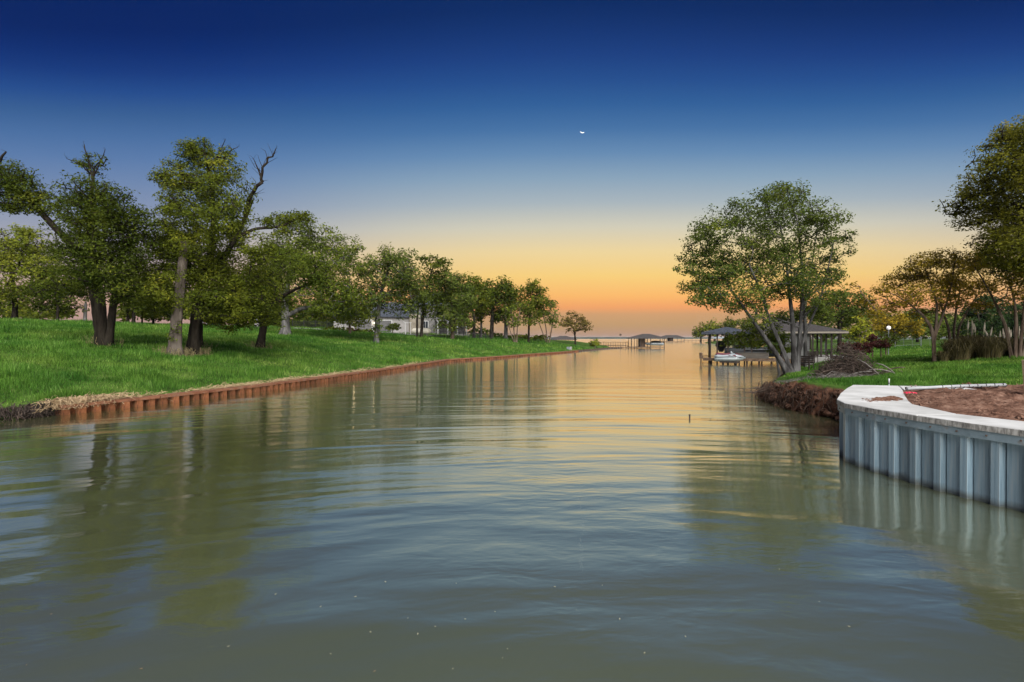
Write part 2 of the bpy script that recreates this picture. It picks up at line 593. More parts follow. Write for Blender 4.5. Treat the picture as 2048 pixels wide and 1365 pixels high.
# ------------------------------------------------------------------ rusty sheet-pile bulkhead on the left bank
M_rust = mat('rust', (0.072, 0.024, 0.011), (0.200, 0.070, 0.027), 6.0, 0.85, 0.004, 40, c3=(0.264, 0.136, 0.072), stretch=(1, 1, 0.35))
M_rustcap = mat('rust_cap', (0.096, 0.033, 0.018), (0.180, 0.072, 0.036), 2.5, 0.8, 0.004, 30, c3=(0.156, 0.090, 0.060))

objvar(M_rust, 0.55, 1.2)


def pile_mesh(name, prof, z0, z1, th):
    b = MB()
    k = len(prof)
    fr_ = [(u, -v, z) for z in (z0, z1) for u, v in prof]
    bk = [(u, -v + th, z) for z in (z0, z1) for u, v in prof]
    b.v = fr_ + bk
    for j in range(k - 1):
        b.f.append((j, j + 1, k + j + 1, k + j))
        b.f.append((2 * k + j + 1, 2 * k + j, 3 * k + j, 3 * k + j + 1))
        b.f.append((k + j, k + j + 1, 3 * k + j + 1, 3 * k + j))
    return b.mesh(name)


def walk(poly, step):
    """points and headings every step metres along a polyline"""
    out = []
    for a, b in zip(poly[:-1], poly[1:]):
        a, b = np.array(a), np.array(b)
        d = np.linalg.norm(b - a)
        cnt = max(1, round(d / step))
        for i in range(cnt):
            out.append((a + (b - a) * i / cnt, math.atan2(b[1] - a[1], b[0] - a[0]), d / cnt))
    return out


random.seed(4)
wl = thing('bulkhead', 'long low rusty steel sheet pile bulkhead with flat cap along the left grassy bank', 'bulkhead', (LBANK[0][0], LBANK[0][1], 0))
base = np.array([*LBANK[0], 0])
steel = [pile_mesh('sheet_pile', [(0, 0), (0.10, 0), (0.105, 0.29), (0.31, 0.29), (0.315, 0.0), (0.452, 0)], -0.5, 0.33, 0.014) for _ in range(1)][0]
steel.materials.append(M_rust)
for p, a, sp in walk(LBANK, 0.45):
    o = link('sheet_pile', steel, None, wl, (p[0] - base[0], p[1] - base[1], random.uniform(-0.012, 0.01)), (0, 0, a))
    o.scale = (sp / 0.452, random.uniform(0.85, 1.1), 1)
    o.rotation_euler = (random.uniform(-0.03, 0.03), random.uniform(-0.02, 0.02), a)
for (a, b) in zip(LBANK[:-1], LBANK[1:]):
    a, b = np.array(a), np.array(b)
    d = np.linalg.norm(b - a); h = math.atan2(b[1] - a[1], b[0] - a[0])
    m = MB().box(0, d - 0.006, -0.33, 0.24, 0.33, 0.345).box(0, d - 0.006, -0.33, -0.317, 0.25, 0.33)
    m.build('cap_beam', M_rustcap, wl, loc=(a[0] - base[0], a[1] - base[1], 0.0), rot=(0, 0, h))
# timber seawall of the next lot, out to the point
M_dwood = mat('dark_timber', (0.035, 0.022, 0.015), (0.09, 0.06, 0.042), 2.0, 0.9, 0.004, 20, stretch=(1, 1, 0.3))
sw = thing('timber_seawall', 'dark weathered timber seawall edging the far grassy point', 'seawall', (*LBANK[-1], 0))
seq = [LBANK[-1]] + LTIP
base = np.array(LBANK[-1])
for p, a, sp in walk(seq, 2.4):
    o = MB().box(0, sp - 0.02, -0.06, 0.06, -0.4, 0.36).build('plank_panel', M_dwood, sw, loc=(*(p - base), 0), rot=(0, 0, a))
    MB().box(-0.09, 0.09, -0.24, -0.063, -0.4, 0.44).build('post', M_dwood, sw, loc=(*(p - base), 0), rot=(0, 0, a))

# ------------------------------------------------------------------ concrete-capped wall on the right
M_vinyl = mat('blue_grey_sheet', (0.085, 0.140, 0.182), (0.170, 0.245, 0.297), 7.0, 0.45, 0.003, 30, c3=(0.235, 0.275, 0.295), stretch=(3, 3, 0.12), spec=0.4, detail=10, lo=0.3, hi=0.72)
t = M_vinyl.node_tree      # waterline stain: dried silt and algae just above the water
bsdf = t.nodes['Principled BSDF']; old = bsdf.inputs['Base Color'].links[0].from_socket
gz = t.nodes.new('ShaderNodeNewGeometry'); s3 = t.nodes.new('ShaderNodeSeparateXYZ'); t.links.new(gz.outputs['Position'], s3.inputs[0])
nn = t.nodes.new('ShaderNodeTexNoise'); nn.inputs['Scale'].default_value = 4; t.links.new(gz.outputs['Position'], nn.inputs['Vector'])
ma = t.nodes.new('ShaderNodeMath'); ma.operation = 'MULTIPLY_ADD'; ma.inputs[1].default_value = 0.16; t.links.new(nn.outputs['Fac'], ma.inputs[0])
ng = t.nodes.new('ShaderNodeMath'); ng.operation = 'MULTIPLY'; ng.inputs[1].default_value = -1; t.links.new(s3.outputs['Z'], ng.inputs[0]); t.links.new(ng.outputs[0], ma.inputs[2])
rp = t.nodes.new('ShaderNodeMapRange'); rp.inputs['From Min'].default_value = -0.06; rp.inputs['From Max'].default_value = 0.05; rp.inputs['To Max'].default_value = 0.8
t.links.new(ma.outputs[0], rp.inputs['Value'])
mm = t.nodes.new('ShaderNodeMixRGB'); mm.inputs[2].default_value = (0.05, 0.05, 0.04, 1)
t.links.new(rp.outputs[0], mm.inputs[0]); t.links.new(old, mm.inputs[1]); t.links.new(mm.outputs[0], bsdf.inputs['Base Color'])
M_waler = mat('waler', (0.14, 0.19, 0.22), (0.19, 0.245, 0.28), 2.2, 0.5, 0.002, 30, c3=(0.20, 0.125, 0.075), lo=0.38, hi=0.72)
M_conc = mat('concrete', (0.34, 0.335, 0.32), (0.43, 0.425, 0.41), 1.3, 0.85, 0.003, 60, c3=(0.50, 0.495, 0.48))
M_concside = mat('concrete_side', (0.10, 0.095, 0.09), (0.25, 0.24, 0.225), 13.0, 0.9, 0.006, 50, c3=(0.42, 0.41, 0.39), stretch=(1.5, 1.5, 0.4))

ctw = thing('concrete_seawall', 'blue grey corrugated seawall with a pale concrete cap in the right foreground', 'seawall', (7.0, 10.0, 0))
cb_ = np.array([7.0, 10.0])


def inset(poly, d):
    poly = [np.array(p, float) for p in poly]
    out = []
    for i, p in enumerate(poly):
        a = poly[max(0, i - 1)]; b = poly[min(len(poly) - 1, i + 1)]
        t_ = (b - a) / np.linalg.norm(b - a)
        out.append(p + d * np.array([t_[1], -t_[0]]))
    return out


pl = inset(WALL, 0.12)
vin = pile_mesh('sheet_pile', [(0, 0), (0.26, 0), (0.30, 0.07), (0.43, 0.07), (0.465, 0.0), (0.474, 0.0), (0.478, -0.04), (0.497, -0.04), (0.5, 0)], -0.6, 1.08, 0.012)
vin.materials.append(objvar(M_vinyl, 0.82, 1.15))
for p, a, sp in walk(pl[::-1], 0.5):
    o = link('sheet_pile', vin, None, ctw, (p[0] - cb_[0], p[1] - cb_[1], 0), (0, 0, a + 0.0))
    o.scale = (sp / 0.5, 1, 1)
wo, wi = inset(WALL, 0.02), inset(WALL, 0.10)
for i in range(len(WALL) - 1):
    q = [wo[i], wo[i + 1], wi[i + 1], wi[i]]
    b = MB()
    b.loft([[(*(p - cb_), 1.012) for p in q], [(*(p - cb_), 1.142) for p in q]])
    b.build('waler', M_waler, ctw)
bolt = MB().tube([(0, 0, 0), (0, -0.016, 0)], 0.014, 8).mesh('bolt')
bolt.materials.append(mat('dark_bolt', (0.05, 0.045, 0.045), (0.12, 0.08, 0.06), 8, 0.6))
for p, a, sp in walk([tuple(q) for q in inset(WALL, 0.018)][::-1], 0.5):
    link('bolt', bolt, None, ctw, (p[0] - cb_[0] + 0.22 * math.cos(a), p[1] - cb_[1] + 0.22 * math.sin(a), 1.08), (0, 0, a))
capo = [np.array(p) for p in WALL]
inner = [(12.0, 3.6), (10.2, 5.4), (8.45, 8.05), (7.95, 9.15), (8.2, 10.47), (8.6, 11.1), (9.4, 12.25)]
slabs = [[capo[0], capo[1], capo[2], inner[1], inner[0]], [capo[2], capo[3], capo[4], inner[2], inner[1]], [capo[4], capo[5], capo[6], inner[3], inner[2]],
         [capo[6], capo[7], capo[8], capo[9], capo[10], capo[11], capo[12], (11.02, 14.6), (10.3, 13.5), inner[6], inner[5], inner[4], inner[3]],
         [(11.03, 14.6), (12.5, 14.35), (12.3, 13.5), (10.32, 13.48)]]
for q in slabs:
    c = sum(np.array(p, float) for p in q) / len(q)
    q = [np.array(p, float) + (c - np.array(p, float)) / np.linalg.norm(c - np.array(p, float)) * 0.004 for p in q]
    q2 = [p + (c - p) / np.linalg.norm(c - p) * 0.015 for p in q]
    b = MB()
    b.loft([[(*(p - cb_), 1.145) for p in q], [(*(p - cb_), 1.238) for p in q], [(*(p - cb_), 1.25) for p in q2]])
    me = b.mesh('cap_slab')
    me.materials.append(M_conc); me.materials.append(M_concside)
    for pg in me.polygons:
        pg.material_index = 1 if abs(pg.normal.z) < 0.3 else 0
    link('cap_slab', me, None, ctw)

# dug soil behind the cap
gx = np.arange(7.9, 21, 0.11); gy = np.arange(4.0, 15.6, 0.11)
X, Y = np.meshgrid(gx, gy)
SP = inner[:-1] + [(9.35, 12.3), (10.3, 13.47), (12.35, 13.42), (12.6, 14.6), (15, 14.75), (21, 15.2), (21, 3.6)]
pp = np.stack([X.ravel(), Y.ravel()], 1)
s = seg_dist(pp, SP); s = np.where(inside(pp, SP), s, -s)
z = 1.235 + np.clip(s, -0.3, 0.5) * 0.12 + np.clip(s, 0, 1) * (0.065 * fnoise(pp[:, 0], pp[:, 1], 11, 5, 2.2) + 0.028 * np.random.default_rng(1).normal(size=len(pp)))
nx, ny = len(gx), len(gy); i = np.arange(nx * ny).reshape(ny, nx)
f = np.stack([i[:-1, :-1].ravel(), i[:-1, 1:].ravel(), i[1:, 1:].ravel(), i[1:, :-1].ravel()], 1)
f = f[s[f].max(1) > -0.02]
M_soil = mat('soil', (0.05, 0.026, 0.018), (0.13, 0.068, 0.046), 5.0, 0.95, 0.05, 22, c3=(0.23, 0.14, 0.10), spec=0.05, lo=0.3, hi=0.7)
tag(link('soil', np_mesh('soil', np.stack([pp[:, 0], pp[:, 1], z], 1), f), M_soil), kind='structure')
# loose soil spilled on the cap
rng = np.random.default_rng(6)
b = MB()
for q in range(420):
    u = rng.beta(1.2, 2.0); a = rng.normal() * 0.18
    x, y = 8.75 - 1.15 * u + a * 0.3, 11.6 - 0.55 * u + a * 0.8
    r = rng.uniform(0.012, 0.05) * (1.1 - 0.7 * u)
    k = 5; g0 = rng.uniform(0, 6)
    ring = [(x + r * 1.6 * math.cos(g0 + 6.283 * j / k) * rng.uniform(0.7, 1.2), y + r * 1.6 * math.sin(g0 + 6.283 * j / k) * rng.uniform(0.7, 1.2), 1.2505) for j in range(k)]
    top = (x, y, 1.2505 + r * 0.55)
    for j in range(k):
        b.poly([ring[j], ring[(j + 1) % k], top])
tag(b.build('spilled_soil', M_soil), 'brown crumbs of soil spilled over the concrete cap', 'soil', kind='stuff')

# soil clods and stones
b = MB()
for q in range(5200):
    x, y = rng.uniform(8.2, 18), rng.uniform(6, 14.4)
    if not inside(np.array([[x, y]]), SP)[0]:
        continue
    r = rng.uniform(0.01, 0.035) * (2.4 if rng.random() < 0.05 else 1)
    k = 5; g0 = rng.uniform(0, 6)
    zz = 1.262 + 0.065 * float(fnoise(np.array([x]), np.array([y]), 11, 5, 2.2)[0])
    ring = [(x + r * math.cos(g0 + 6.283 * j / k) * rng.uniform(0.7, 1.3), y + r * math.sin(g0 + 6.283 * j / k) * rng.uniform(0.7, 1.3), zz) for j in range(k)]
    top = (x + rng.normal() * r * 0.3, y, zz + r * 0.9)
    for j in range(k):
        b.poly([ring[j], ring[(j + 1) % k], top])
tag(b.build('soil_clods', M_soil), 'crumbly brown soil clods lying on the dug ground', 'soil', kind='stuff')
# ------------------------------------------------------------------ trees
M_bark_d = mat('dark_bark', (0.007, 0.005, 0.004), (0.018, 0.014, 0.010), 4.0, 0.95, 0.08, 9, c3=(0.030, 0.025, 0.018), stretch=(1, 1, 0.22), spec=0.1)
M_bark_g = mat('grey_bark', (0.045, 0.042, 0.04), (0.095, 0.09, 0.085), 3.0, 0.95, 0.02, 14, c3=(0.17, 0.16, 0.15), stretch=(1, 1, 0.3), spec=0.1)
M_bark_e = mat('pale_elm_bark', (0.022, 0.020, 0.019), (0.054, 0.051, 0.049), 3.0, 0.95, 0.04, 12, c3=(0.108, 0.104, 0.099), stretch=(1, 1, 0.3), spec=0.1)
M_bark_b = mat('brown_bark', (0.05, 0.034, 0.024), (0.10, 0.07, 0.05), 4.0, 0.95, 0.02, 14, c3=(0.15, 0.115, 0.085), stretch=(1, 1, 0.25), spec=0.1)
M_dead = mat('dead_wood', (0.050, 0.041, 0.033), (0.085, 0.069, 0.056), 4.0, 0.95, 0.02, 14, c3=(0.120, 0.100, 0.081), stretch=(1, 1, 0.2), spec=0.1)
M_split = mat('split_wood', (0.24, 0.15, 0.09), (0.36, 0.24, 0.15), 8.0, 0.9, 0.01, 20)
LEAF = {
    'oak': leafmat('oak_leaf', (0.026, 0.044, 0.007), (0.130, 0.150, 0.017), (0.32, 0.29, 0.032)),
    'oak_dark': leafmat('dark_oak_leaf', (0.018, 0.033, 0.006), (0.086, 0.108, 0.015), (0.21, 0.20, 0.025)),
    'oak_yellow': leafmat('yellow_oak_leaf', (0.06, 0.09, 0.010), (0.22, 0.235, 0.028), (0.42, 0.38, 0.045)),  # evening light on some crowns is put into this yellow
    'bright': leafmat('bright_leaf', (0.032, 0.056, 0.009), (0.135, 0.168, 0.022), (0.31, 0.30, 0.04)),
    'elm': leafmat('elm_leaf', (0.032, 0.055, 0.012), (0.120, 0.150, 0.027), (0.26, 0.26, 0.045)),
    'myrtle': leafmat('myrtle_leaf', (0.10, 0.080, 0.010), (0.32, 0.225, 0.024), (0.52, 0.31, 0.03)),  # sunset glow through the leaves is put into this orange
    'lime': leafmat('lime_leaf', (0.12, 0.145, 0.014), (0.33, 0.33, 0.035), (0.52, 0.47, 0.05)),
    'oak_gold': leafmat('golden_oak_leaf', (0.045, 0.054, 0.008), (0.200, 0.190, 0.022), (0.44, 0.34, 0.04)),
    'bronze': leafmat('bronze_leaf', (0.06, 0.05, 0.014), (0.15, 0.115, 0.03), (0.23, 0.15, 0.045)),
    'purple': leafmat('purple_leaf', (0.032, 0.014, 0.014), (0.11, 0.036, 0.032), (0.22, 0.08, 0.06)),
    'pine': leafmat('dark_evergreen_leaf', (0.014, 0.03, 0.012), (0.048, 0.078, 0.026), (0.075, 0.10, 0.032)),
}


def leaf_mesh(name, cen, size, rng, flat=0.55, aspect=0.5, droop=0.25, outw=None):
    """one bent diamond per leaf"""
    n_ = len(cen)
    nr = rng.normal(size=(n_, 3)) * 0.55 + np.array([0, 0, 0.55])
    if outw is not None:
        nr += outw * 0.75
    nr /= np.linalg.norm(nr, axis=1)[:, None] + 1e-9
    d = rng.normal(size=(n_, 3)); d[:, 2] = d[:, 2] * flat - droop
    d -= (d * nr).sum(1)[:, None] * nr
    d /= np.linalg.norm(d, axis=1)[:, None] + 1e-9
    u = np.cross(nr, d)
    s_ = size * rng.uniform(0.45, 1.6, n_)[:, None]
    nrm = nr
    a = cen - d * s_ * 0.5
    tip = cen + d * s_ * 0.5
    l = cen + u * s_ * aspect * 0.5 + nrm * s_ * 0.09
    r = cen - u * s_ * aspect * 0.5 + nrm * s_ * 0.09
    v = np.stack([a, l, tip, r], 1).reshape(-1, 3)
    f = np.arange(n_ * 4).reshape(n_, 4)
    return np_mesh(name, v, f)


def edge_tubes(p0, p1, ra, rb, k):
    n_ = len(p0)
    t_ = p1 - p0
    t_ = t_ / (np.linalg.norm(t_, axis=1)[:, None] + 1e-9)
    ref = np.where(np.abs(t_[:, 2:3]) < 0.85, np.array([[0, 0, 1.0]]), np.array([[1.0, 0, 0]]))
    u = np.cross(t_, ref); u /= np.linalg.norm(u, axis=1)[:, None] + 1e-9
    v = np.cross(t_, u)
    ang = 2 * np.pi * np.arange(k) / k
    ca, sa = np.cos(ang)[None, :, None], np.sin(ang)[None, :, None]
    off = u[:, None, :] * ca + v[:, None, :] * sa
    A = p0[:, None, :] + off * ra[:, None, None]
    B = p1[:, None, :] + off * rb[:, None, None]
    V = np.concatenate([A, B], 1).reshape(-1, 3)
    j = np.arange(k)
    q = np.stack([j, (j + 1) % k, (j + 1) % k + k, j + k], 1)
    Fc = (np.arange(n_)[:, None, None] * 2 * k + q[None]).reshape(-1, 4)
    return V, Fc


def trunk_mesh(stems, rng, k=16, flare=1.45):
    """stems: lists of (xyz, radius); smooth skins, knobbly, flared at the foot of the first ones"""
    V, Fq, off = [], [], 0
    for st_, fl in stems:
        pts = np.array([p for p, _ in st_]); rad = np.array([r for _, r in st_])
        seg = np.linalg.norm(np.diff(pts, axis=0), axis=1); cum = np.concatenate([[0], np.cumsum(seg)])
        m = max(5, int(cum[-1] / max(0.22, rad[0] * 0.7)) + 1)
        tt = np.linspace(0, cum[-1], m)
        q = np.stack([np.interp(tt, cum, pts[:, a]) for a in range(3)], 1)
        q[1:-1] = (q[:-2] + 2 * q[1:-1] + q[2:]) / 4
        r = np.interp(tt, cum, rad)
        if fl:
            r = r * (1 + (flare - 1) * np.exp(-tt / (rad[0] * 1.6)))
        tg = np.gradient(q, axis=0); tg /= np.linalg.norm(tg, axis=1)[:, None]
        ref = np.array([0.0, 1.0, 0.0])
        u = np.cross(tg, ref); u /= np.linalg.norm(u, axis=1)[:, None]
        w_ = np.cross(tg, u)
        ang = 2 * np.pi * np.arange(k) / k
        lob = 1 + 0.10 * np.sin(ang * 3 + rng.uniform(0, 6)) + 0.06 * np.sin(ang * 5 + rng.uniform(0, 6))
        ridge = 1 + 0.07 * rng.normal(size=k)[None] * np.linspace(1, 0.7, m)[:, None]
        foot_ = (np.exp(-tt / (rad[0] * 1.4)) * (0.22 if fl else 0))[:, None] * np.sin(ang * 4 + rng.uniform(0, 6))[None]
        rr = r[:, None] * lob[None] * ridge * (1 + foot_) * (1 + 0.035 * rng.normal(size=(m, k)))
        ring = q[:, None] + (u[:, None] * np.cos(ang)[None, :, None] + w_[:, None] * np.sin(ang)[None, :, None]) * rr[:, :, None]
        V.append(ring.reshape(-1, 3))
        i = np.arange(m * k).reshape(m, k)
        Fq.append(np.stack([i[:-1], np.roll(i[:-1], -1, 1), np.roll(i[1:], -1, 1), i[1:]], -1).reshape(-1, 4) + off)
        off += m * k
    return np.concatenate(V), np.concatenate(Fq)


def grow(stems, targets, rng, step, bias=0.35):
    """branches: each target joins the nearest point of what has grown so far. returns nodes, parents, leaf-end flags"""
    nodes, par, plen = [], [], []
    for st_, fl in stems:
        prev = -1
        pts = np.array([p for p, _ in st_])
        for i in range(len(pts)):
            if i > 0:
                dist = np.linalg.norm(pts[i] - pts[i - 1]); m = max(1, int(dist / step))
            else:
                m = 1; dist = 0
            for j in range(1, m + 1):
                p = pts[i] if i == 0 else pts[i - 1] + (pts[i] - pts[i - 1]) * j / m
                nodes.append(p); par.append(prev)
                plen.append(0 if prev < 0 else plen[prev] + dist / m)
                prev = len(nodes) - 1
    ntr = len(nodes)
    zlo = min(p[2] for p in nodes)
    zmax = max(p[2] for p in nodes)
    A = np.zeros((ntr + len(targets) * 40, 3)); A[:ntr] = nodes
    Lp = np.zeros(len(A)); Lp[:ntr] = plen
    par = par + [0] * (len(A) - ntr)
    cnt = ntr
    # trunk feet are not branched from
    ok = np.ones(len(A), bool)
    ok[:ntr] = A[:ntr, 2] > zlo + 0.30 * (zmax - zlo)
    ends = []
    for tgt in targets:
        d = np.linalg.norm(A[:cnt] - tgt, axis=1)
        up = np.clip(A[:cnt, 2] - tgt[2], 0, None)
        c = d + bias * 0.3 * Lp[:cnt] + 0.9 * up
        c[~ok[:cnt]] = 1e9
        j = int(np.argmin(c))
        m = max(1, int(d[j] / step)); m = min(m, 30)
        a, b = A[j], tgt
        sag = rng.normal(size=3) * 0.10 * d[j]; sag[2] = abs(sag[2]) * 0.8
        prev = j
        for i in range(1, m + 1):
            if cnt >= len(A): break
            f_ = i / m
            A[cnt] = a + (b - a) * f_ + sag * math.sin(math.pi * f_) + (rng.normal(size=3) * step * 0.10 if i < m else 0)
            par[cnt] = prev; Lp[cnt] = Lp[prev] + d[j] / m
            prev = cnt; cnt += 1
        ends.append(prev)
    return A[:cnt], np.array(par[:cnt]), ntr, np.array(ends)


NLEAF = [0]


def tree(name, label, base, d, stems, blobs, leaf, bark, seed, group=None, lai=2.4, leafpx=None, twig=0.02, tw=64, sparse=0.0, bare=None, depth=0.75, cat='tree', tightness=0.16, ground=None, extra=None, zt=None, flat=0.55):
    """base px,py of the foot; stems: list of px polylines [(px,py,width_px)]; blobs: crown clumps (px,py,rx,ry[,weight]) as seen from the front"""
    rng = np.random.default_rng(seed)
    sc = d / F
    b0 = P(base[0], base[1], d)
    if ground is not None:
        b0[2] = ground(b0[0], b0[1])
    root = thing(name, label, cat, b0, group=group)
    ST = []
    kw = {'elm_tree': 0.60, 'crepe_myrtle': 0.70, 'large_oak_tree': 0.8}.get(name, 0.84)
    for st_ in stems:
        pts = []
        dz = 0.0
        for i, q in enumerate(st_):
            dd = d + (q[3] if len(q) > 3 else 0)
            p = P(q[0], q[1], dd)
            pts.append((p - b0, max(0.012, q[2] * sc / 2 * kw)))
        foot = abs(st_[0][1] - base[1]) < 6
        if foot:
            p, r = pts[0]
            pts[0] = (np.array([p[0], p[1], -0.12]), r)
        ST.append((pts, foot))
    # crown
    tg, bl = [], []
    span = max(q[0] + q[2] for q in blobs) - min(q[0] - q[2] for q in blobs) if blobs else 0
    mx_, mn_ = (max(q[0] + q[2] for q in blobs), min(q[0] - q[2] for q in blobs)) if blobs else (0, 0)
    cen_all = []
    for q in blobs:
        px, py, rx, ry = q[:4]
        wgt = q[4] if len(q) > 4 else 1.0
        off = (px - (mx_ + mn_) / 2) / (span / 2 + 1e-6)
        dmax = depth * span * sc * 0.5 * math.sqrt(max(0.05, 1 - off * off))
        dd = q[5] if len(q) > 5 else rng.uniform(-1, 1) * dmax * 0.75
        c = P(px, py, d + dd) - b0
        rad = np.array([rx * sc, (rx + ry) / 2 * sc, ry * sc]) * 1.12
        m = max(5, int(tw * wgt * (rx * ry) ** 0.5 / 45))
        u = rng.normal(size=(m, 3)); u /= np.linalg.norm(u, axis=1)[:, None]
        u *= (rng.uniform(0.12, 1, m) ** 0.5)[:, None]
        cen_all.append(c)
        T = c + u * rad
        tg.append(T)
        bl.append(np.concatenate([np.tile(rad, (m, 1)), np.full((m, 1), wgt * rx * ry / m), np.tile(c, (m, 1))], 1))
    if tg:
        T = np.concatenate(tg); BL = np.concatenate(bl)
        keep = T[:, 2] > 0.3
        T, BL = T[keep], BL[keep]
        st0 = ST[0][0][-1][0]
        tops = np.array([s_[0][-1][0] for s_ in ST])
        dist = np.min(np.linalg.norm(T[:, None] - tops[None], axis=2), axis=1)
        order = np.argsort(dist)
        T, BL = T[order], BL[order]
        step = max(0.25, d * 0.009)
        A, par, ntr, ends = grow(ST, list(cen_all) + list(T), rng, step)
        ends = ends[len(cen_all):]
        # pipe model
        n_ = len(A)
        load = np.zeros(n_); np.add.at(load, ends, 1.0)
        for i in range(n_ - 1, ntr - 1, -1):
            load[par[i]] += load[i]
        rad = twig * np.maximum(load, 1) ** 0.46
        rcap = min(r for p, r in [s_[0][-1] for s_ in ST])
        rad = np.minimum(rad, max(rcap * 0.8, 0.03))
        e = np.arange(ntr, n_)
        ra = rad[e]; pe = par[e]
        rp_ = np.where(pe >= ntr, rad[pe], ra)
        thick = ra > twig * 2.5
        V1, F1 = edge_tubes(A[pe[thick]], A[e[thick]], rp_[thick], ra[thick], 6)
        V2, F2 = edge_tubes(A[pe[~thick]], A[e[~thick]], rp_[~thick], ra[~thick], 3)
        link('branches', np_mesh('branches', np.concatenate([V1, V2]), np.concatenate([F1, F2 + len(V1)]), True), bark, root)['kind'] = 'stuff'
        # leaves
        lp = (leafpx or 2.6) * 0.80
        size = lp * 2 * sc                       # px of the render -> photo px -> metres
        area_px = lp * 2 * lp * 2 * 0.25         # leaf area in photo px
        num = lai * 1.15 * math.pi * BL[:, 3] * 1.0 / area_px
        num = np.maximum(3, (num * rng.uniform(0.4, 1.6, len(num)))).astype(int)
        if sparse:
            num[rng.random(len(num)) < sparse] //= 5
        rep = np.repeat(np.arange(len(T)), num)
        sig = BL[rep, :3].mean(1) * tightness + size * 0.35
        endp = A[ends]
        back = A[par[ends]]
        f_ = rng.uniform(0, 1.0, len(rep))[:, None]
        g_ = rng.normal(size=(len(rep), 3))
        g_ *= np.minimum(1, 1.5 / (np.linalg.norm(g_, axis=1) + 1e-9))[:, None]
        c = endp[rep] * (1 - f_ * 0.6) + back[rep] * f_ * 0.6 + g_ * 1.25 * sig[:, None] * np.array([1, 1, 0.6])
        ow = (c - BL[rep, 4:7]) / BL[rep, :3]
        ow /= np.linalg.norm(ow, axis=1)[:, None] + 1e-9
        ow = ow * 0.7 + g_ * 0.25
        kz_ = c[:, 2] > 0.15
        c, ow = c[kz_], ow[kz_]
        NLEAF[0] += len(c)
        me = leaf_mesh('crown', c, size, rng, flat=flat, outw=ow)
        link('crown', me, LEAF[leaf], root)
    V, Fq = trunk_mesh(ST, rng)
    tr = link('trunk', np_mesh('trunk', V, Fq, True), bark, root)
    # bare twigs and dead limbs
    if bare:
        Vs, Fs, off = [], [], 0
        for line in bare:
            pts = np.array([P(q[0], q[1], d + (q[3] if len(q) > 3 else 0)) - b0 for q in line])
            rr = np.array([max(0.008, q[2] * sc / 2) for q in line])
            seg = np.concatenate([[0], np.cumsum(np.linalg.norm(np.diff(pts, axis=0), axis=1))])
            m = max(5, int(seg[-1] / 0.3)); tt = np.linspace(0, seg[-1], m)
            q = np.stack([np.interp(tt, seg, pts[:, a]) for a in range(3)], 1)
            q[1:-1] += rng.normal(size=(m - 2, 3)) * 0.035 * (seg[-1] / 4 + 0.3)
            r = np.interp(tt, seg, rr)
            pa, pb, qa, qb = [q[:-1]], [q[1:]], [r[:-1]], [r[1:]]
            for i in range(1, m):                  # side twigs
                for _ in range(rng.integers(1, 4)):
                    dv = rng.normal(size=3); dv[2] = abs(dv[2]) + 0.4; dv /= np.linalg.norm(dv)
                    ln_ = rng.uniform(0.25, 0.9) * (0.4 + 0.25 * seg[-1]) * 0.7
                    mid = q[i] + dv * ln_ * 0.5 + rng.normal(size=3) * 0.05
                    tip = mid + (dv + rng.normal(size=3) * 0.4) * ln_ * 0.5
                    r0 = min(r[i] * 0.5, 0.02)
                    pa += [q[i][None], mid[None]]; pb += [mid[None], tip[None]]
                    qa += [np.array([r0]), np.array([r0 * 0.7])]; qb += [np.array([r0 * 0.7]), np.array([r0 * 0.3])]
            V_, F_ = edge_tubes(np.concatenate(pa), np.concatenate(pb), np.concatenate(qa), np.concatenate(qb), 5)
            link('dead_limb', np_mesh('dead_limb', V_, F_, True), bark, root)
    return root


# --- left bank, near row
tree('oak_tree', 'dark oak with a double trunk and a long limb leaning out to the left', (205, 682), 30,
     [[(206, 684, 22), (200, 620, 27), (193, 560, 26), (186, 520, 20), (180, 470, 13), (184, 400, 8), (190, 340, 4)],
      [(218, 682, 14), (224, 630, 15), (233, 575, 13), (243, 520, 9), (262, 470, 6)],
      [(192, 555, 20), (168, 518, 15), (148, 494, 14), (110, 455, 12, -.4), (62, 402, 10, -.8), (20, 362, 7, -1), (-12, 335, 4, -1)]],
     [(185, 395, 48, 40), (150, 420, 34, 38), (222, 412, 45, 36), (190, 455, 62, 40), (240, 465, 50, 42), (160, 500, 40, 45), (200, 530, 70, 48), (255, 520, 52, 45),
      (290, 455, 34, 34, .8), (150, 565, 44, 28, .9), (235, 575, 55, 30, .9), (100, 580, 34, 24, .7),
      (180, 345, 16, 34, .5), (205, 325, 13, 16, .35), (165, 322, 12, 14, .3), (10, 345, 44, 26, .9, -1), (50, 372, 42, 26, .9, -1), (88, 400, 34, 26, .8, -.6), (15, 395, 48, 24, .9, -1), (60, 415, 40, 20, .6, -.7), (-40, 370, 40, 40, 1, -1)],
     'oak_dark', M_bark_d, 11, lai=2.3, ground=hl,
     bare=[[(186, 360, 4), (178, 320, 3), (170, 290, 1.5)], [(190, 350, 3), (205, 318, 2), (212, 300, 1)], [(-4, 340, 6, -1), (2, 318, 5, -1), (14, 305, 3, -1)], [(178, 345, 3), (155, 325, 2), (135, 318, 1)]])
tree('broken_trunk', 'grey dead leaning trunk snapped off at the top, ivy at its foot', (350, 690), 29.5,
     [[(349, 692, 27), (354, 640, 23), (362, 570, 21), (368, 515, 19), (371, 482, 18)]],
     [(352, 655, 7, 16, .5, -.5), (345, 676, 12, 10, .5, -.4)], 'bright', M_dead, 12, ground=hl, cat='dead tree', lai=1.5, tw=30)
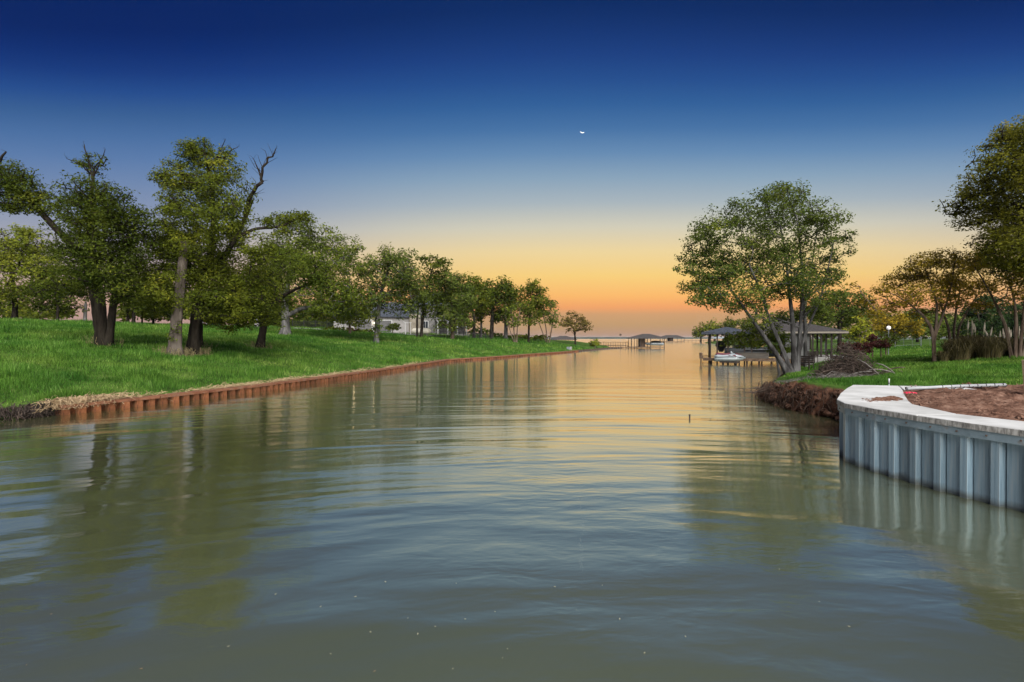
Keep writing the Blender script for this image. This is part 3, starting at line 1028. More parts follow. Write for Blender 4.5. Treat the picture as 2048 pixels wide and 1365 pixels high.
tree('oak_tree', 'tallest oak on the left bank, leaning trunk and bare dead limb on its right', (388, 684), 31,
     [[(386, 687, 26), (393, 640, 24), (402, 580, 23), (414, 545, 20), (424, 500, 14), (428, 440, 11), (424, 370, 8), (412, 310, 4)],
      [(414, 548, 14), (446, 520, 12), (470, 480, 10), (490, 440, 9), (505, 400, 7)],
      [(408, 556, 10), (370, 540, 7), (335, 528, 5)],
      [(470, 478, 8), (510, 458, 7, .4), (560, 455, 5, .5), (600, 436, 3, .6)]],
     [(395, 318, 40, 34), (440, 330, 38, 36), (348, 352, 34, 26, .9), (318, 352, 20, 12, .5), (385, 380, 58, 40), (445, 388, 50, 40), (400, 300, 28, 22, .8), (370, 305, 22, 16, .6), (360, 420, 36, 30, .7),
      (440, 440, 56, 36), (400, 490, 50, 36), (468, 470, 34, 30), (350, 500, 44, 36), (320, 540, 48, 40), (400, 545, 58, 40), (470, 540, 58, 46), (500, 590, 44, 48), (440, 600, 54, 40), (420, 640, 30, 16, .5), (365, 460, 40, 36), (345, 420, 26, 26, .7), (330, 480, 40, 34, .8), (520, 500, 34, 30, .8), (480, 590, 44, 40), (455, 610, 50, 36), (530, 620, 34, 34, .8),
      (470, 630, 48, 30, .8), (520, 560, 30, 50, .8), (310, 590, 40, 34), (345, 575, 40, 40), (500, 640, 32, 24, .6),
      (530, 440, 22, 14, .5, .4), (560, 440, 26, 14, .6, .5), (598, 432, 28, 16, .8, .6), (570, 462, 20, 10, .4, .5)],
     'oak', M_bark_d, 13, lai=2.5, ground=hl,
     bare=[[(488, 442, 9), (498, 400, 8), (520, 372, 7), (524, 345, 5), (535, 318, 4), (552, 300, 2)], [(522, 352, 4), (512, 330, 2), (508, 318, 1)], [(430, 330, 4), (442, 300, 2), (452, 280, 1)], [(440, 330, 3), (462, 300, 2), (476, 296, 1)]])
tree('oak_tree', 'slim dark oak trunk standing just behind the tallest oak', (399, 673), 35,
     [[(399, 674, 14), (400, 620, 13), (402, 560, 10)]], [(405, 540, 40, 34, .8), (380, 520, 30, 26, .7), (440, 520, 30, 26, .6)], 'oak_dark', M_bark_d, 14, ground=hl)
tree('oak_tree', 'short leaning oak with a vine-wrapped dark trunk near the bulkhead', (520, 695), 39,
     [[(519, 697, 16), (525, 665, 15), (531, 628, 14), (540, 600, 10), (552, 570, 7)], [(533, 622, 9), (560, 595, 8), (600, 575, 6), (640, 560, 4)]],
     [(545, 560, 36, 34), (575, 520, 40, 34), (520, 590, 30, 40), (610, 540, 42, 30), (560, 600, 34, 24, .8), (640, 560, 30, 22, .8), (550, 640, 22, 16, .5)],
     'bright', M_bark_d, 15, lai=2.1, ground=hl)
tree('oak_tree', 'broad oak with a thick grey trunk and level limbs reaching right', (571, 664), 60,
     [[(571, 665, 19), (571, 640, 17), (570, 610, 15), (575, 570, 11), (590, 520, 7), (605, 470, 4)], [(574, 632, 10), (600, 618, 9), (640, 612, 6), (690, 618, 3)], [(573, 600, 8), (610, 575, 7), (650, 545, 5), (690, 515, 3)]],
     [(600, 465, 34, 24, .8), (640, 480, 42, 30), (690, 500, 34, 28), (715, 500, 16, 12, .5), (560, 445, 30, 18, .7), (610, 440, 26, 14, .7), (570, 520, 44, 36, .9), (545, 570, 40, 40, .9), (600, 510, 44, 32), (650, 530, 50, 34), (700, 550, 40, 36), (620, 580, 44, 26, .8), (672, 590, 54, 30), (715, 600, 30, 30),
      (690, 630, 46, 24), (725, 625, 22, 20, .8), (650, 620, 30, 18, .8), (555, 490, 30, 26, .7)],
     'bright', M_bark_g, 16, lai=2.2, ground=hl, leafpx=2.9)
tree('young_oak_tree', 'yellow lit young oak spreading low beside the garage', (700, 668), 72,
     [[(700, 669, 6), (699, 645, 5), (697, 615, 4)]],
     [(690, 590, 34, 22), (715, 610, 28, 20), (680, 625, 34, 18), (712, 640, 28, 14), (735, 620, 16, 16, .8)], 'oak_yellow', M_bark_b, 17, ground=hl, leafpx=2.9, lai=2.0)  # the yellow light on it is all in the leaf colour
# --- left, by the houses
tree('ash_tree', 'round-crowned tree with an ivy-covered trunk in front of the garage', (753, 683), 62,
     [[(752, 685, 11), (754, 650, 11), (758, 610, 9), (766, 570, 7), (780, 530, 4)], [(760, 600, 6), (785, 580, 5), (810, 555, 3)]],
     [(768, 515, 34, 22, .8), (800, 512, 32, 22, .8), (750, 545, 28, 30, .8), (790, 548, 42, 32), (820, 550, 28, 34), (770, 585, 44, 30), (820, 590, 34, 30), (745, 600, 22, 26, .8), (800, 618, 44, 18, .8), (835, 575, 18, 30, .7),
      (754, 655, 9, 22, .7, -.3), (751, 632, 8, 14, .5, -.3)],
     'elm', M_bark_g, 18, lai=2.1, ground=hl, leafpx=2.8)
tree('oak_tree', 'dark oak with a slim leaning trunk in front of the stone house', (842, 671), 80,
     [[(842, 673, 7), (845, 640, 7), (848, 600, 6), (858, 560, 4), (868, 530, 3)], [(834, 672, 4), (834, 640, 4), (838, 600, 3)]],
     [(858, 520, 26, 12, .8), (885, 525, 24, 14, .8), (870, 545, 34, 22, .8), (850, 580, 26, 26), (880, 580, 34, 28), (862, 612, 30, 20)],
     'oak_dark', M_bark_d, 19, lai=2.2, ground=hl, leafpx=2.8)
tree('cypress_tree', 'bushy tree with drooping branches hiding the right end of the stone house', (905, 676), 82,
     [[(905, 677, 8), (905, 640, 7), (903, 590, 5), (900, 550, 3)]],
     [(900, 560, 28, 22), (920, 575, 26, 24), (895, 590, 34, 24), (918, 610, 34, 26), (885, 625, 24, 18, .8), (915, 640, 34, 20), (900, 655, 26, 12, .8), (935, 600, 20, 26)],
     'elm', M_bark_b, 20, lai=2.5, ground=hl, leafpx=2.8)
spec = [
    ('tall oak with a straight trunk right of the stone house', 948, 677, 92, [(938, 570, 24, 20), (955, 580, 26, 22), (945, 610, 30, 24), (970, 600, 18, 20), (925, 590, 16, 24)], 'oak', 7),
    ('oak with a pale yellow-green side in the grove near the point', 962, 678, 98, [(960, 575, 22, 18), (975, 590, 20, 22), (965, 615, 24, 18), (950, 635, 20, 14, .7)], 'bright', 5),
    ('stout oak with a forked trunk in the grove near the point', 983, 680, 95, [(985, 580, 24, 20), (1005, 575, 24, 18), (990, 605, 32, 22), (1012, 600, 22, 24), (995, 630, 26, 14)], 'oak_dark', 9),
    ('thick grey-trunked oak at the right of the grove', 1011, 680, 100, [(1015, 585, 24, 20), (1030, 600, 22, 20), (1010, 620, 26, 18), (1000, 640, 20, 10, .6)], 'oak', 9),
    ('tallest pointed tree of the grove, standing at its right edge', 1057, 681, 97, [(1066, 568, 16, 12), (1058, 585, 22, 16), (1080, 588, 18, 14), (1060, 610, 28, 18), (1085, 612, 22, 18), (1070, 635, 30, 14, .8)], 'oak', 5),
]
for i, (lab, px, py, d, bl, lf, wpx) in enumerate(spec):
    tree('oak_tree', lab, (px, py), d, [[(px, py + 1, wpx), (px + 1, py - 40, wpx * .9), (bl[0][0], bl[0][1] + 22, wpx * .45)]], bl, lf, M_bark_d if i % 2 == 0 else M_bark_g, 30 + i, 'oaks of the grove near the point', lai=2.4, ground=hl, leafpx=2.8)
tree('slender_tree', 'many-stemmed slender pale green tree in the grove', (1030, 682), 92,
     [[(1030, 683, 3), (1027, 650, 2.5), (1022, 620, 2)], [(1033, 683, 3), (1035, 650, 2.5), (1040, 620, 2)], [(1028, 683, 2), (1018, 655, 2), (1010, 630, 1.5)]],
     [(1018, 625, 22, 16, .8), (1042, 625, 22, 18, .8), (1030, 645, 28, 12, .6)], 'bright', M_bark_b, 40, ground=hl, leafpx=2.8, lai=1.5)
tree('slender_tree', 'small multi-stemmed tree with see-through crown at the end of the grove', (1095, 683), 105,
     [[(1095, 684, 3), (1092, 655, 2.5), (1085, 625, 2)], [(1098, 684, 3), (1104, 655, 2.5), (1108, 630, 2)], [(1093, 684, 2), (1084, 662, 2), (1076, 640, 1.5)]],
     [(1095, 605, 20, 12, .8), (1080, 622, 22, 14, .8), (1104, 625, 14, 20, .8), (1095, 640, 24, 14, .6)], 'elm', M_bark_b, 41, ground=hl, leafpx=2.7, lai=1.7)
tree('lone_tree', 'small lone tree with bronze leaves standing out on the point', (1151, 687), 115,
     [[(1151, 688, 4), (1150, 672, 3.5), (1147, 655, 3)]],
     [(1145, 628, 14, 8, .8), (1132, 643, 14, 12, .9), (1150, 645, 20, 14), (1168, 642, 14, 12, .9), (1176, 652, 11, 8, .8), (1140, 660, 12, 6, .6), (1165, 660, 14, 7, .7)],
     'bronze', M_bark_d, 42, ground=hl, leafpx=2.7, lai=1.9)
# --- left, back row up the slope
spec = [
    ('oak at the far left edge, upright trunk beyond the lawn', 30, 640, 58, [(20, 480, 40, 30), (60, 490, 40, 34), (40, 530, 52, 34), (90, 540, 34, 30), (15, 570, 40, 30), (60, 590, 40, 24), (-30, 520, 40, 50), (100, 500, 20, 24, .6)], 'oak_yellow', 11),
    ('dark slim-trunked oak second from the left edge', 115, 645, 54, [(110, 555, 40, 30), (80, 590, 34, 24), (130, 590, 34, 26), (105, 615, 40, 14, .7)], 'oak_dark', 6),
    ('thin pale trunk with few leaves in front of the pink sky gap', 170, 642, 56, [(172, 590, 18, 14, .5), (160, 615, 14, 12, .4)], 'oak', 7),
    ('leftmost of the small oaks grouped behind the broken trunk', 256, 648, 62, [(258, 590, 30, 26), (275, 610, 28, 20), (250, 560, 34, 30)], 'oak', 6),
    ('second small oak of the group behind the broken trunk', 267, 650, 60, [(285, 560, 34, 34), (290, 600, 34, 26)], 'oak_dark', 7),
    ('third small oak of the group behind the broken trunk', 284, 649, 64, [(310, 600, 32, 30), (300, 625, 34, 14, .8)], 'oak', 4),
    ('rightmost of the small oaks grouped behind the broken trunk', 306, 648, 66, [(335, 610, 28, 28), (340, 570, 30, 30), (325, 630, 30, 12, .8)], 'oak_dark', 5),
    ('small oak behind the two leaning trunks, near the road', 430, 652, 70, [(440, 590, 40, 30), (480, 610, 40, 28), (420, 620, 30, 20)], 'oak', 6),
]
for i, (lab, px, py, d, bl, lf, wpx) in enumerate(spec):
    tree('oak_tree', lab, (px, py), d, [[(px, py + 1, wpx), (px + 1, py - 30, wpx * .9), (bl[0][0], bl[0][1] + 15, wpx * .5)]], bl, lf, M_bark_d if i != 2 else M_bark_g, 50 + i, 'oaks at the top of the left lawn', lai=2.3, ground=hl, leafpx=2.8)

# --- right bank
tree('elm_tree', 'large many-stemmed grey-barked tree leaning over the water by the boathouse', (1586, 743), 33,
     [[(1578, 748, 22), (1560, 720, 17), (1540, 690, 15), (1515, 655, 12), (1490, 620, 9), (1462, 580, 6), (1435, 540, 4)],
      [(1584, 748, 18), (1572, 715, 14), (1557, 680, 12), (1535, 630, 10, -.5), (1520, 580, 7, -.8), (1498, 530, 5, -1)],
      [(1590, 748, 18), (1588, 700, 15), (1585, 640, 12), (1578, 580, 9, .8), (1572, 520, 6, .85), (1560, 450, 4, .8)],
      [(1594, 748, 16), (1598, 690, 12), (1602, 630, 10), (1606, 560, 8, -.4), (1600, 500, 6, -.6), (1592, 430, 4)],
      [(1600, 700, 10), (1618, 650, 8), (1640, 600, 6), (1655, 540, 4), (1668, 480, 3)],
      [(1604, 640, 7), (1612, 580, 6, .8), (1625, 520, 4, 1), (1635, 450, 3, 1)]],
     [(1378, 532, 26, 24), (1400, 490, 36, 34), (1395, 570, 36, 26), (1430, 455, 42, 34), (1440, 510, 44, 36, .8), (1420, 590, 38, 22, .9), (1455, 560, 36, 30, .85),
      (1480, 430, 40, 32), (1500, 470, 44, 36, .9), (1530, 400, 42, 28), (1575, 392, 38, 28), (1545, 440, 46, 34), (1600, 430, 46, 34), (1560, 385, 30, 20, .8),
      (1515, 530, 42, 34, .85), (1575, 500, 44, 36, .9), (1630, 470, 42, 34, .85), (1650, 430, 28, 26, .9), (1665, 500, 32, 26, .8), (1690, 470, 26, 14, .6), (1640, 540, 44, 30, .85), (1660, 560, 32, 24, .85), (1600, 570, 44, 30, .8), (1540, 585, 40, 28, .8),
      (1480, 610, 36, 18, .75), (1640, 600, 34, 22, .8), (1530, 640, 24, 12, .6), (1500, 600, 40, 30, .8), (1560, 640, 34, 18, .6), (1610, 625, 34, 20, .6), (1450, 590, 34, 22, .8), (1590, 540, 46, 36, .9), (1540, 500, 46, 36, .9), (1475, 540, 40, 32, .8), (1415, 540, 40, 34), (1685, 440, 18, 16, .6)],
     'elm', M_bark_e, 60, lai=1.8, twig=0.012, tightness=0.15, ground=hr, leafpx=2.8, depth=0.85,
     bare=[[(1600, 640, 5), (1630, 615, 3), (1652, 590, 1.5)], [(1600, 655, 4), (1560, 640, 3), (1530, 638, 1.5)], [(1608, 600, 4), (1640, 560, 2.5), (1664, 548, 1)]])
tree('low_tree', 'low yellow-green leafy bough spreading in front of the boathouse roof', (1560, 722), 38,
     [[(1560, 726, 6), (1552, 705, 5), (1540, 690, 4), (1520, 680, 3)]],
     [(1470, 684, 22, 9, .8, -.5), (1500, 676, 30, 14, .9, 0), (1530, 668, 30, 18, .9, .3), (1555, 678, 26, 18, .9, .3), (1480, 672, 16, 8, .6, 0), (1575, 690, 18, 14, .7, 0), (1460, 672, 18, 10, .7, 0), (1495, 690, 26, 10, .8, 0), (1540, 690, 30, 12, .9, .3), (1515, 662, 26, 12, .8, .3)],
     'bright', M_bark_g, 61, ground=hr, lai=2.7, leafpx=2.9, tw=60)
tree('pole_tree', 'straight single grey trunk rising right of the many-stemmed tree', (1612, 728), 38,
     [[(1612, 730, 9), (1611, 690, 8), (1610, 640, 7), (1612, 590, 4)]], [(1620, 590, 30, 22, .5), (1600, 560, 26, 22, .4)], 'elm', M_bark_g, 62, ground=hr, lai=1.5)
tree('crepe_myrtle', 'vase-shaped crepe myrtle with several stems standing alone on the right lawn', (1868, 697), 31,
     [[(1868, 699, 10), (1867, 680, 9), (1862, 655, 8), (1845, 630, 6), (1815, 605, 4), (1790, 590, 3)], [(1868, 682, 8), (1872, 650, 7), (1874, 610, 5), (1862, 570, 4), (1850, 540, 3)], [(1868, 676, 7), (1882, 640, 6), (1895, 600, 4), (1905, 560, 3)]],
     [(1770, 582, 30, 12, .8), (1800, 560, 36, 18), (1830, 545, 34, 18), (1850, 525, 36, 20), (1885, 515, 34, 18), (1790, 610, 36, 14, .8), (1830, 590, 44, 20, .8), (1870, 565, 44, 22, .9), (1740, 602, 26, 10, .6), (1890, 600, 40, 18, .7), (1840, 625, 40, 12, .5), (1755, 625, 30, 12, .6), (1715, 570, 16, 6, .4)],
     'myrtle', M_bark_b, 63, lai=1.7, twig=0.012, ground=hr, leafpx=2.6)
tree('crepe_myrtle', 'crepe myrtle rising out of the tall grasses behind the lone one', (1906, 692), 34,
     [[(1904, 694, 7), (1898, 660, 6), (1888, 630, 5), (1878, 600, 3)], [(1906, 694, 7), (1908, 660, 6), (1912, 620, 5), (1920, 580, 3)], [(1909, 694, 7), (1918, 655, 5), (1936, 620, 4), (1955, 590, 3)]],
     [(1915, 530, 36, 18), (1950, 520, 34, 20), (1925, 560, 44, 22, .9), (1890, 575, 34, 18, .8), (1955, 570, 38, 20, .8), (1920, 600, 44, 16, .6), (1965, 610, 30, 12, .5)],
     'myrtle', M_bark_b, 64, lai=1.7, twig=0.012, ground=hr, leafpx=2.6)
tree('crepe_myrtle', 'rightmost crepe myrtle with stems leaning left at the picture edge', (2032, 694), 30,
     [[(2024, 696, 9), (2010, 650, 8), (1990, 605, 6), (1968, 565, 4), (1950, 535, 3)], [(2030, 696, 9), (2032, 640, 8), (2026, 590, 5), (2010, 545, 3)], [(2038, 696, 9), (2046, 640, 7), (2050, 590, 5), (2052, 540, 3)], [(2042, 696, 9), (2066, 630, 7), (2085, 580, 4)]],
     [(1955, 520, 30, 20, .8), (1990, 530, 40, 22, .8), (2030, 545, 40, 22, .8), (2070, 540, 50, 30), (1985, 575, 36, 16, .5), (2040, 590, 40, 16, .5), (2090, 580, 40, 30)],
     'myrtle', M_bark_b, 65, lai=1.6, twig=0.012, ground=hr, leafpx=2.6)
tree('large_oak_tree', 'huge oak crown hanging into the picture at the upper right edge', (2190, 705), 28,
     [[(2190, 708, 46), (2186, 620, 40), (2180, 540, 36), (2165, 450, 26), (2140, 360, 16), (2120, 280, 8)], [(2180, 540, 24), (2130, 480, 16), (2070, 430, 10), (2010, 400, 6)], [(2170, 470, 18), (2110, 380, 12), (2060, 320, 7)], [(2185, 500, 20), (2250, 420, 14), (2300, 340, 8)]],
     [(1995, 285, 34, 22, .9), (2030, 262, 40, 24), (2070, 270, 50, 34), (1975, 318, 34, 22, .8), (2015, 330, 46, 30), (2060, 340, 50, 40), (1955, 365, 36, 24, .9), (2000, 385, 48, 32), (2050, 400, 56, 40), (1925, 400, 34, 20, .8), (1910, 425, 20, 12, .6), (1960, 430, 44, 28),
      (2010, 440, 50, 34), (2060, 460, 56, 40), (1990, 485, 46, 28), (2040, 500, 50, 34), (2010, 530, 40, 20, .8), (2060, 545, 46, 28), (2120, 300, 80, 60), (2140, 400, 90, 80), (2130, 500, 80, 60), (2230, 350, 90, 90), (2260, 460, 90, 80), (1975, 512, 26, 16, .7), (2180, 240, 70, 50)],
     'oak_gold', M_bark_d, 66, lai=2.3, ground=hr, leafpx=2.8, depth=0.6, tightness=0.2)
tree('shade_tree', 'shady tree with a straight trunk behind the boathouse, right side', (1678, 684), 72,
     [[(1678, 686, 9), (1679, 660, 8), (1680, 625, 6)]], [(1660, 600, 34, 20, .8), (1690, 600, 36, 22), (1715, 620, 30, 20), (1650, 630, 30, 16), (1690, 640, 36, 16), (1725, 600, 24, 16, .7), (1640, 612, 20, 16, .7)],
     'elm', M_bark_d, 67, ground=hr, lai=2.2, leafpx=2.8)
tree('lime_shrub', 'airy yellow-green shrub behind the purple hedge', (1722, 690), 58,
     [[(1722, 692, 3), (1720, 675, 2.5), (1715, 660, 2)], [(1724, 692, 3), (1730, 670, 2), (1735, 655, 1.5)]],
     [(1705, 660, 18, 10, .8), (1728, 655, 18, 12, .8), (1715, 675, 22, 10, .8), (1735, 672, 14, 12, .7), (1694, 664, 12, 6, .5), (1722, 640, 14, 10, .6)],
     'lime', M_bark_b, 68, ground=hr, cat='shrub', lai=1.8, leafpx=2.8)
tree('round_bush', 'rounded dark green bush below the white globe lamp', (1772, 697), 50,
     [[(1772, 698, 3), (1772, 690, 2.5), (1772, 680, 2)]], [(1772, 678, 20, 12), (1760, 684, 14, 8), (1784, 684, 13, 9), (1770, 690, 16, 6)], 'oak_dark', M_bark_b, 69, ground=hr, cat='bush', lai=2.6)
tree('barberry_bush', 'pointed dark red bush beside the purple hedge', (1745, 692), 46,
     [[(1745, 694, 3), (1745, 686, 2), (1745, 678, 1.5)]], [(1745, 675, 9, 8), (1743, 684, 13, 7), (1738, 690, 10, 4)], 'purple', M_bark_b, 70, ground=hr, cat='bush', lai=2.4)
tree('barberry_bush', 'low rounded dark red bush right of the purple hedge', (1762, 698), 42,
     [[(1762, 700, 3), (1762, 694, 2), (1762, 688, 1.5)]], [(1762, 687, 14, 7), (1755, 691, 10, 5), (1769, 691, 9, 5)], 'purple', M_bark_b, 71, ground=hr, cat='bush', lai=2.4)
spec = [('yellowish background tree left of the lone crepe myrtle', 1790, 683, 85, [(1780, 640, 34, 18), (1810, 645, 34, 18), (1760, 650, 24, 14), (1800, 660, 34, 12)], 'myrtle', 5),
        ('background tree right behind the lone crepe myrtle', 1835, 682, 95, [(1840, 640, 36, 20), (1865, 650, 30, 18), (1830, 660, 30, 12)], 'elm', 5),
        ('dark evergreen tree behind the tall grasses', 1960, 684, 60, [(1955, 620, 30, 20), (1980, 640, 34, 24), (1945, 655, 34, 20), (1985, 605, 22, 16), (1965, 600, 20, 14)], 'pine', 7),
        ('dark evergreen tree at the far right edge', 2030, 684, 66, [(2030, 620, 34, 24), (2010, 650, 34, 20), (2055, 640, 34, 30)], 'pine', 7),
        ('background tree beyond the boathouse roof', 1620, 684, 90, [(1600, 632, 30, 14), (1635, 628, 28, 16), (1570, 640, 28, 12)], 'elm', 5)]
for i, (lab, px, py, d, bl, lf, wpx) in enumerate(spec):
    tree('background_tree', lab, (px, py), d, [[(px, py + 1, wpx), (px, py - 20, wpx * .9), (bl[0][0], bl[0][1] + 8, wpx * .6)]], bl, lf, M_bark_d, 80 + i, 'trees behind the right lawn', lai=2.4, ground=hr, leafpx=2.8)
print('LEAVES', NLEAF[0])
# ------------------------------------------------------------------ grass
M_grass = leafmat('grass_blade', (0.026, 0.070, 0.009), (0.135, 0.255, 0.040), (0.36, 0.46, 0.14), clump=0.7, trans=0.35, per_leaf=0.62)
t = M_grass.node_tree      # broad patches: darker grass, paler worn turf, some dry yellow
ramp_ = [q for q in t.nodes if q.type == 'VALTORGB'][0]
ns2 = t.nodes.new('ShaderNodeTexNoise'); ns2.inputs['Scale'].default_value = 0.2; ns2.inputs['Detail'].default_value = 5; ns2.inputs['Roughness'].default_value = 0.65
tcg = t.nodes.new('ShaderNodeTexCoord'); t.links.new(tcg.outputs['Object'], ns2.inputs['Vector'])
pat = ramp_node(t, [(0.34, (0.42, 0.62, 0.60)), (0.5, (0.85, 0.95, 0.9)), (0.66, (1.35, 1.12, 1.2))])
t.links.new(ns2.outputs['Fac'], pat.inputs[0])
mlt = t.nodes.new('ShaderNodeMixRGB'); mlt.blend_type = 'MULTIPLY'; mlt.inputs[0].default_value = 1.0
t.links.new(ramp_.outputs[0], mlt.inputs[1]); t.links.new(pat.outputs[0], mlt.inputs[2])
for q in t.nodes:
    if q.type in ('BSDF_DIFFUSE', 'BSDF_TRANSLUCENT'):
        t.links.new(mlt.outputs[0], q.inputs['Color'])
M_straw = mat('dry_straw', (0.26, 0.17, 0.09), (0.42, 0.30, 0.17), 12, 0.9, c3=(0.55, 0.42, 0.26))
M_drygrass = mat('dead_grass', (0.07, 0.07, 0.025), (0.16, 0.13, 0.06), 9, 0.95, c3=(0.27, 0.21, 0.115))
M_root = mat('root_fibre', (0.014, 0.010, 0.008), (0.038, 0.027, 0.021), 9, 0.95, c3=(0.08, 0.057, 0.043))
M_root_r = mat('red_root_fibre', (0.019, 0.010, 0.007), (0.043, 0.024, 0.015), 9, 0.95, c3=(0.087, 0.053, 0.036))


def blades(x, y, z, h, wd, rng, lean=0.45):
    n_ = len(x)
    a = rng.uniform(0, 2 * np.pi, n_)
    ln_ = np.abs(rng.normal(size=n_)) * lean * h
    la = rng.uniform(0, 2 * np.pi, n_)
    ux, uy = np.cos(a) * wd / 2, np.sin(a) * wd / 2
    v = np.empty((n_, 3, 3))
    v[:, 0] = np.stack([x - ux, y - uy, z - 0.02], 1)
    v[:, 1] = np.stack([x + ux, y + uy, z - 0.02], 1)
    v[:, 2] = np.stack([x + np.cos(la) * ln_, y + np.sin(la) * ln_, z + h], 1)
    return v.reshape(-1, 3), np.arange(n_ * 3).reshape(n_, 3)


def sow(name, label, n_, d0, d1, x0, x1, zf, smin, smax, seed, hh=(0.10, 0.26), extra=None):
    rng = np.random.default_rng(seed)
    d = np.exp(rng.uniform(math.log(d0), math.log(d1), n_))
    t_ = rng.uniform(x0, x1, n_)
    x, y = d * t_, d
    z, s_ = zf(x, y)
    k = (s_ > smin + 0.25 * np.abs(rng.normal(size=n_))) & (s_ < smax)
    if extra is not None:
        k &= extra(x, y)
    x, y, z, d = x[k], y[k], z[k], d[k]
    tuft = 0.75 + 0.75 * fnoise(x, y, 21, 4, 1.1)
    h = rng.uniform(*hh, len(x)) * np.clip(tuft, 0.45, 1.5) * (1 + d / 160)
    wd = np.maximum(0.014, d * 0.0012) * rng.uniform(0.7, 1.3, len(x))
    v, f = blades(x, y, z, h, wd, rng)
    o_ = link(name, np_mesh(name, v, f), M_grass)
    return tag(o_, label, 'grass', kind='stuff')


TR = np.array([P(px, py, d)[:2] for px, py, d in ((205, 682, 30), (350, 690, 29.5), (388, 684, 31), (399, 673, 35), (520, 695, 39), (571, 664, 60), (753, 683, 62))])


def clear_trunks(x, y):
    dd = np.min(np.hypot(x[:, None] - TR[None, :, 0], y[:, None] - TR[None, :, 1]), axis=1)
    return dd > 0.75 + 0.35 * fnoise(x, y, 41, 2, 3.0)


sow('grass', 'long bright green grass covering the left slope above the bulkhead', 470000, 14, 110, -1.5, 0.2, zleft, 0.25, 70, 1, extra=clear_trunks)
sow('grass', 'thick green lawn grass on the right bank behind the dug soil', 220000, 14.6, 75, 0.42, 1.3, zright, 0.5, 60, 2, (0.07, 0.17),
    extra=lambda x, y: ((y > 14.75 + 0.03 * (x - 11)) | (x < 9.0)) & ~((y < 46) & (x < 8.5 + (y - 14) * 0.48) & (y > 14) & (np.abs(fnoise(x, y, 31, 3, 1.5)) > 0.12)) & ~((np.hypot(x - 15.4, (y - 23.5) * 0.8) < 1.9)) & ~((x > 24) & (x < 34) & (y > 46) & (y < 56)))


def strands(name, label, p0, p1, rng, n_seg=3, wd=0.012, sagf=0.2, material=None, cat='roots'):
    """thin fibres from p0 to p1 with a little sag"""
    n_ = len(p0)
    off = rng.normal(size=(n_, 3)) * np.linalg.norm(p1 - p0, axis=1)[:, None] * sagf
    pts = [p0 + (p1 - p0) * (i / n_seg) + off * math.sin(math.pi * i / n_seg) for i in range(n_seg + 1)]
    w0 = wd * rng.uniform(0.5, 1.6, n_)
    Vs, Fs, o0 = [], [], 0
    for i in range(n_seg):
        V, Fc = edge_tubes(pts[i], pts[i + 1], w0 * (1 - 0.25 * i / n_seg), w0 * (1 - 0.25 * (i + 1) / n_seg), 3)
        Vs.append(V); Fs.append(Fc + o0); o0 += len(V)
    o_ = link(name, np_mesh(name, np.concatenate(Vs), np.concatenate(Fs)), material)
    return tag(o_, label, cat, kind='stuff')


def along(poly, u):
    poly = np.asarray(poly, float)
    seg = np.linalg.norm(np.diff(poly, axis=0), axis=1); c = np.concatenate([[0], np.cumsum(seg)])
    uu = u * c[-1]
    return np.stack([np.interp(uu, c, poly[:, 0]), np.interp(uu, c, poly[:, 1])], 1)


# dry cut straw along the top of the bulkhead
rng = np.random.default_rng(8)
n_ = 2600
u = rng.beta(0.8, 2.4, n_)
q = along(LBANK[:6], u)
dens = 0.5 + fnoise(q[:, 0], q[:, 1], 14, 3, 1.1)
k = rng.random(n_) < np.clip(dens, 0.12, 1); q = q[k]; u = u[k]; n_ = len(q)
offs = -np.abs(rng.normal(size=n_)) * 0.24 + 0.04
p0 = np.stack([q[:, 0] + offs, q[:, 1], 0.36 + np.abs(rng.normal(size=n_)) * 0.045], 1)
an = rng.uniform(0, 6.283, n_); ln_ = rng.uniform(0.15, 0.6, n_)
p1 = p0 + np.stack([np.cos(an) * ln_ * 0.45 + 0.04, np.sin(an) * ln_, rng.normal(size=n_) * 0.06 + 0.01], 1)
p1[:, 2] = np.where(p1[:, 0] > q[:, 0] + 0.22, rng.uniform(0.05, 0.3, n_), np.maximum(p1[:, 2], 0.35))
strands('dry_straw', 'pale dry straw strewn along the top edge of the rusty bulkhead', p0, p1, rng, 2, 0.007, 0.15, M_straw, 'straw')
# dry tufts round the feet of the near trunks
q = []
for (tx, ty), cnt_ in zip(TR[:5], (60, 170, 130, 40, 70)):
    a_ = rng.uniform(0, 6.283, cnt_); r_ = rng.uniform(0.35, 1.0, cnt_)
    q.append(np.stack([tx + np.cos(a_) * r_, ty + np.sin(a_) * r_], 1))
q = np.concatenate(q)
zg = zleft(q[:, 0], q[:, 1])[0]
p0 = np.stack([q[:, 0], q[:, 1], zg], 1)
p1 = p0 + np.stack([rng.normal(size=len(q)) * 0.16, rng.normal(size=len(q)) * 0.16, rng.uniform(0.12, 0.5, len(q))], 1)
strands('dry_grass', 'dry brownish grass stalks round the feet of the big oak trunks', p0, p1, rng, 2, 0.012, 0.12, M_drygrass, 'grass')
# a pile of longer straw draped over the start of the bulkhead
n_ = 300
uu = rng.beta(1.2, 1.8, n_)
q = along([(-15.5, 17.2), (-15.0, 18.3), (-14.4, 19.7)], uu)
p0 = np.stack([q[:, 0] - rng.uniform(0.1, 0.6, n_), q[:, 1] + rng.uniform(-0.2, 0.6, n_), rng.uniform(0.40, 0.54, n_)], 1)
p1 = np.stack([q[:, 0] + rng.uniform(-0.1, 0.42, n_), q[:, 1] - rng.uniform(0.0, 0.9, n_), rng.uniform(0.18, 0.5, n_)], 1)
strands('dry_reeds', 'heap of long pale dry reeds draped over the near end of the rusty bulkhead', p0, p1, rng, 3, 0.009, 0.1, M_straw, 'straw')
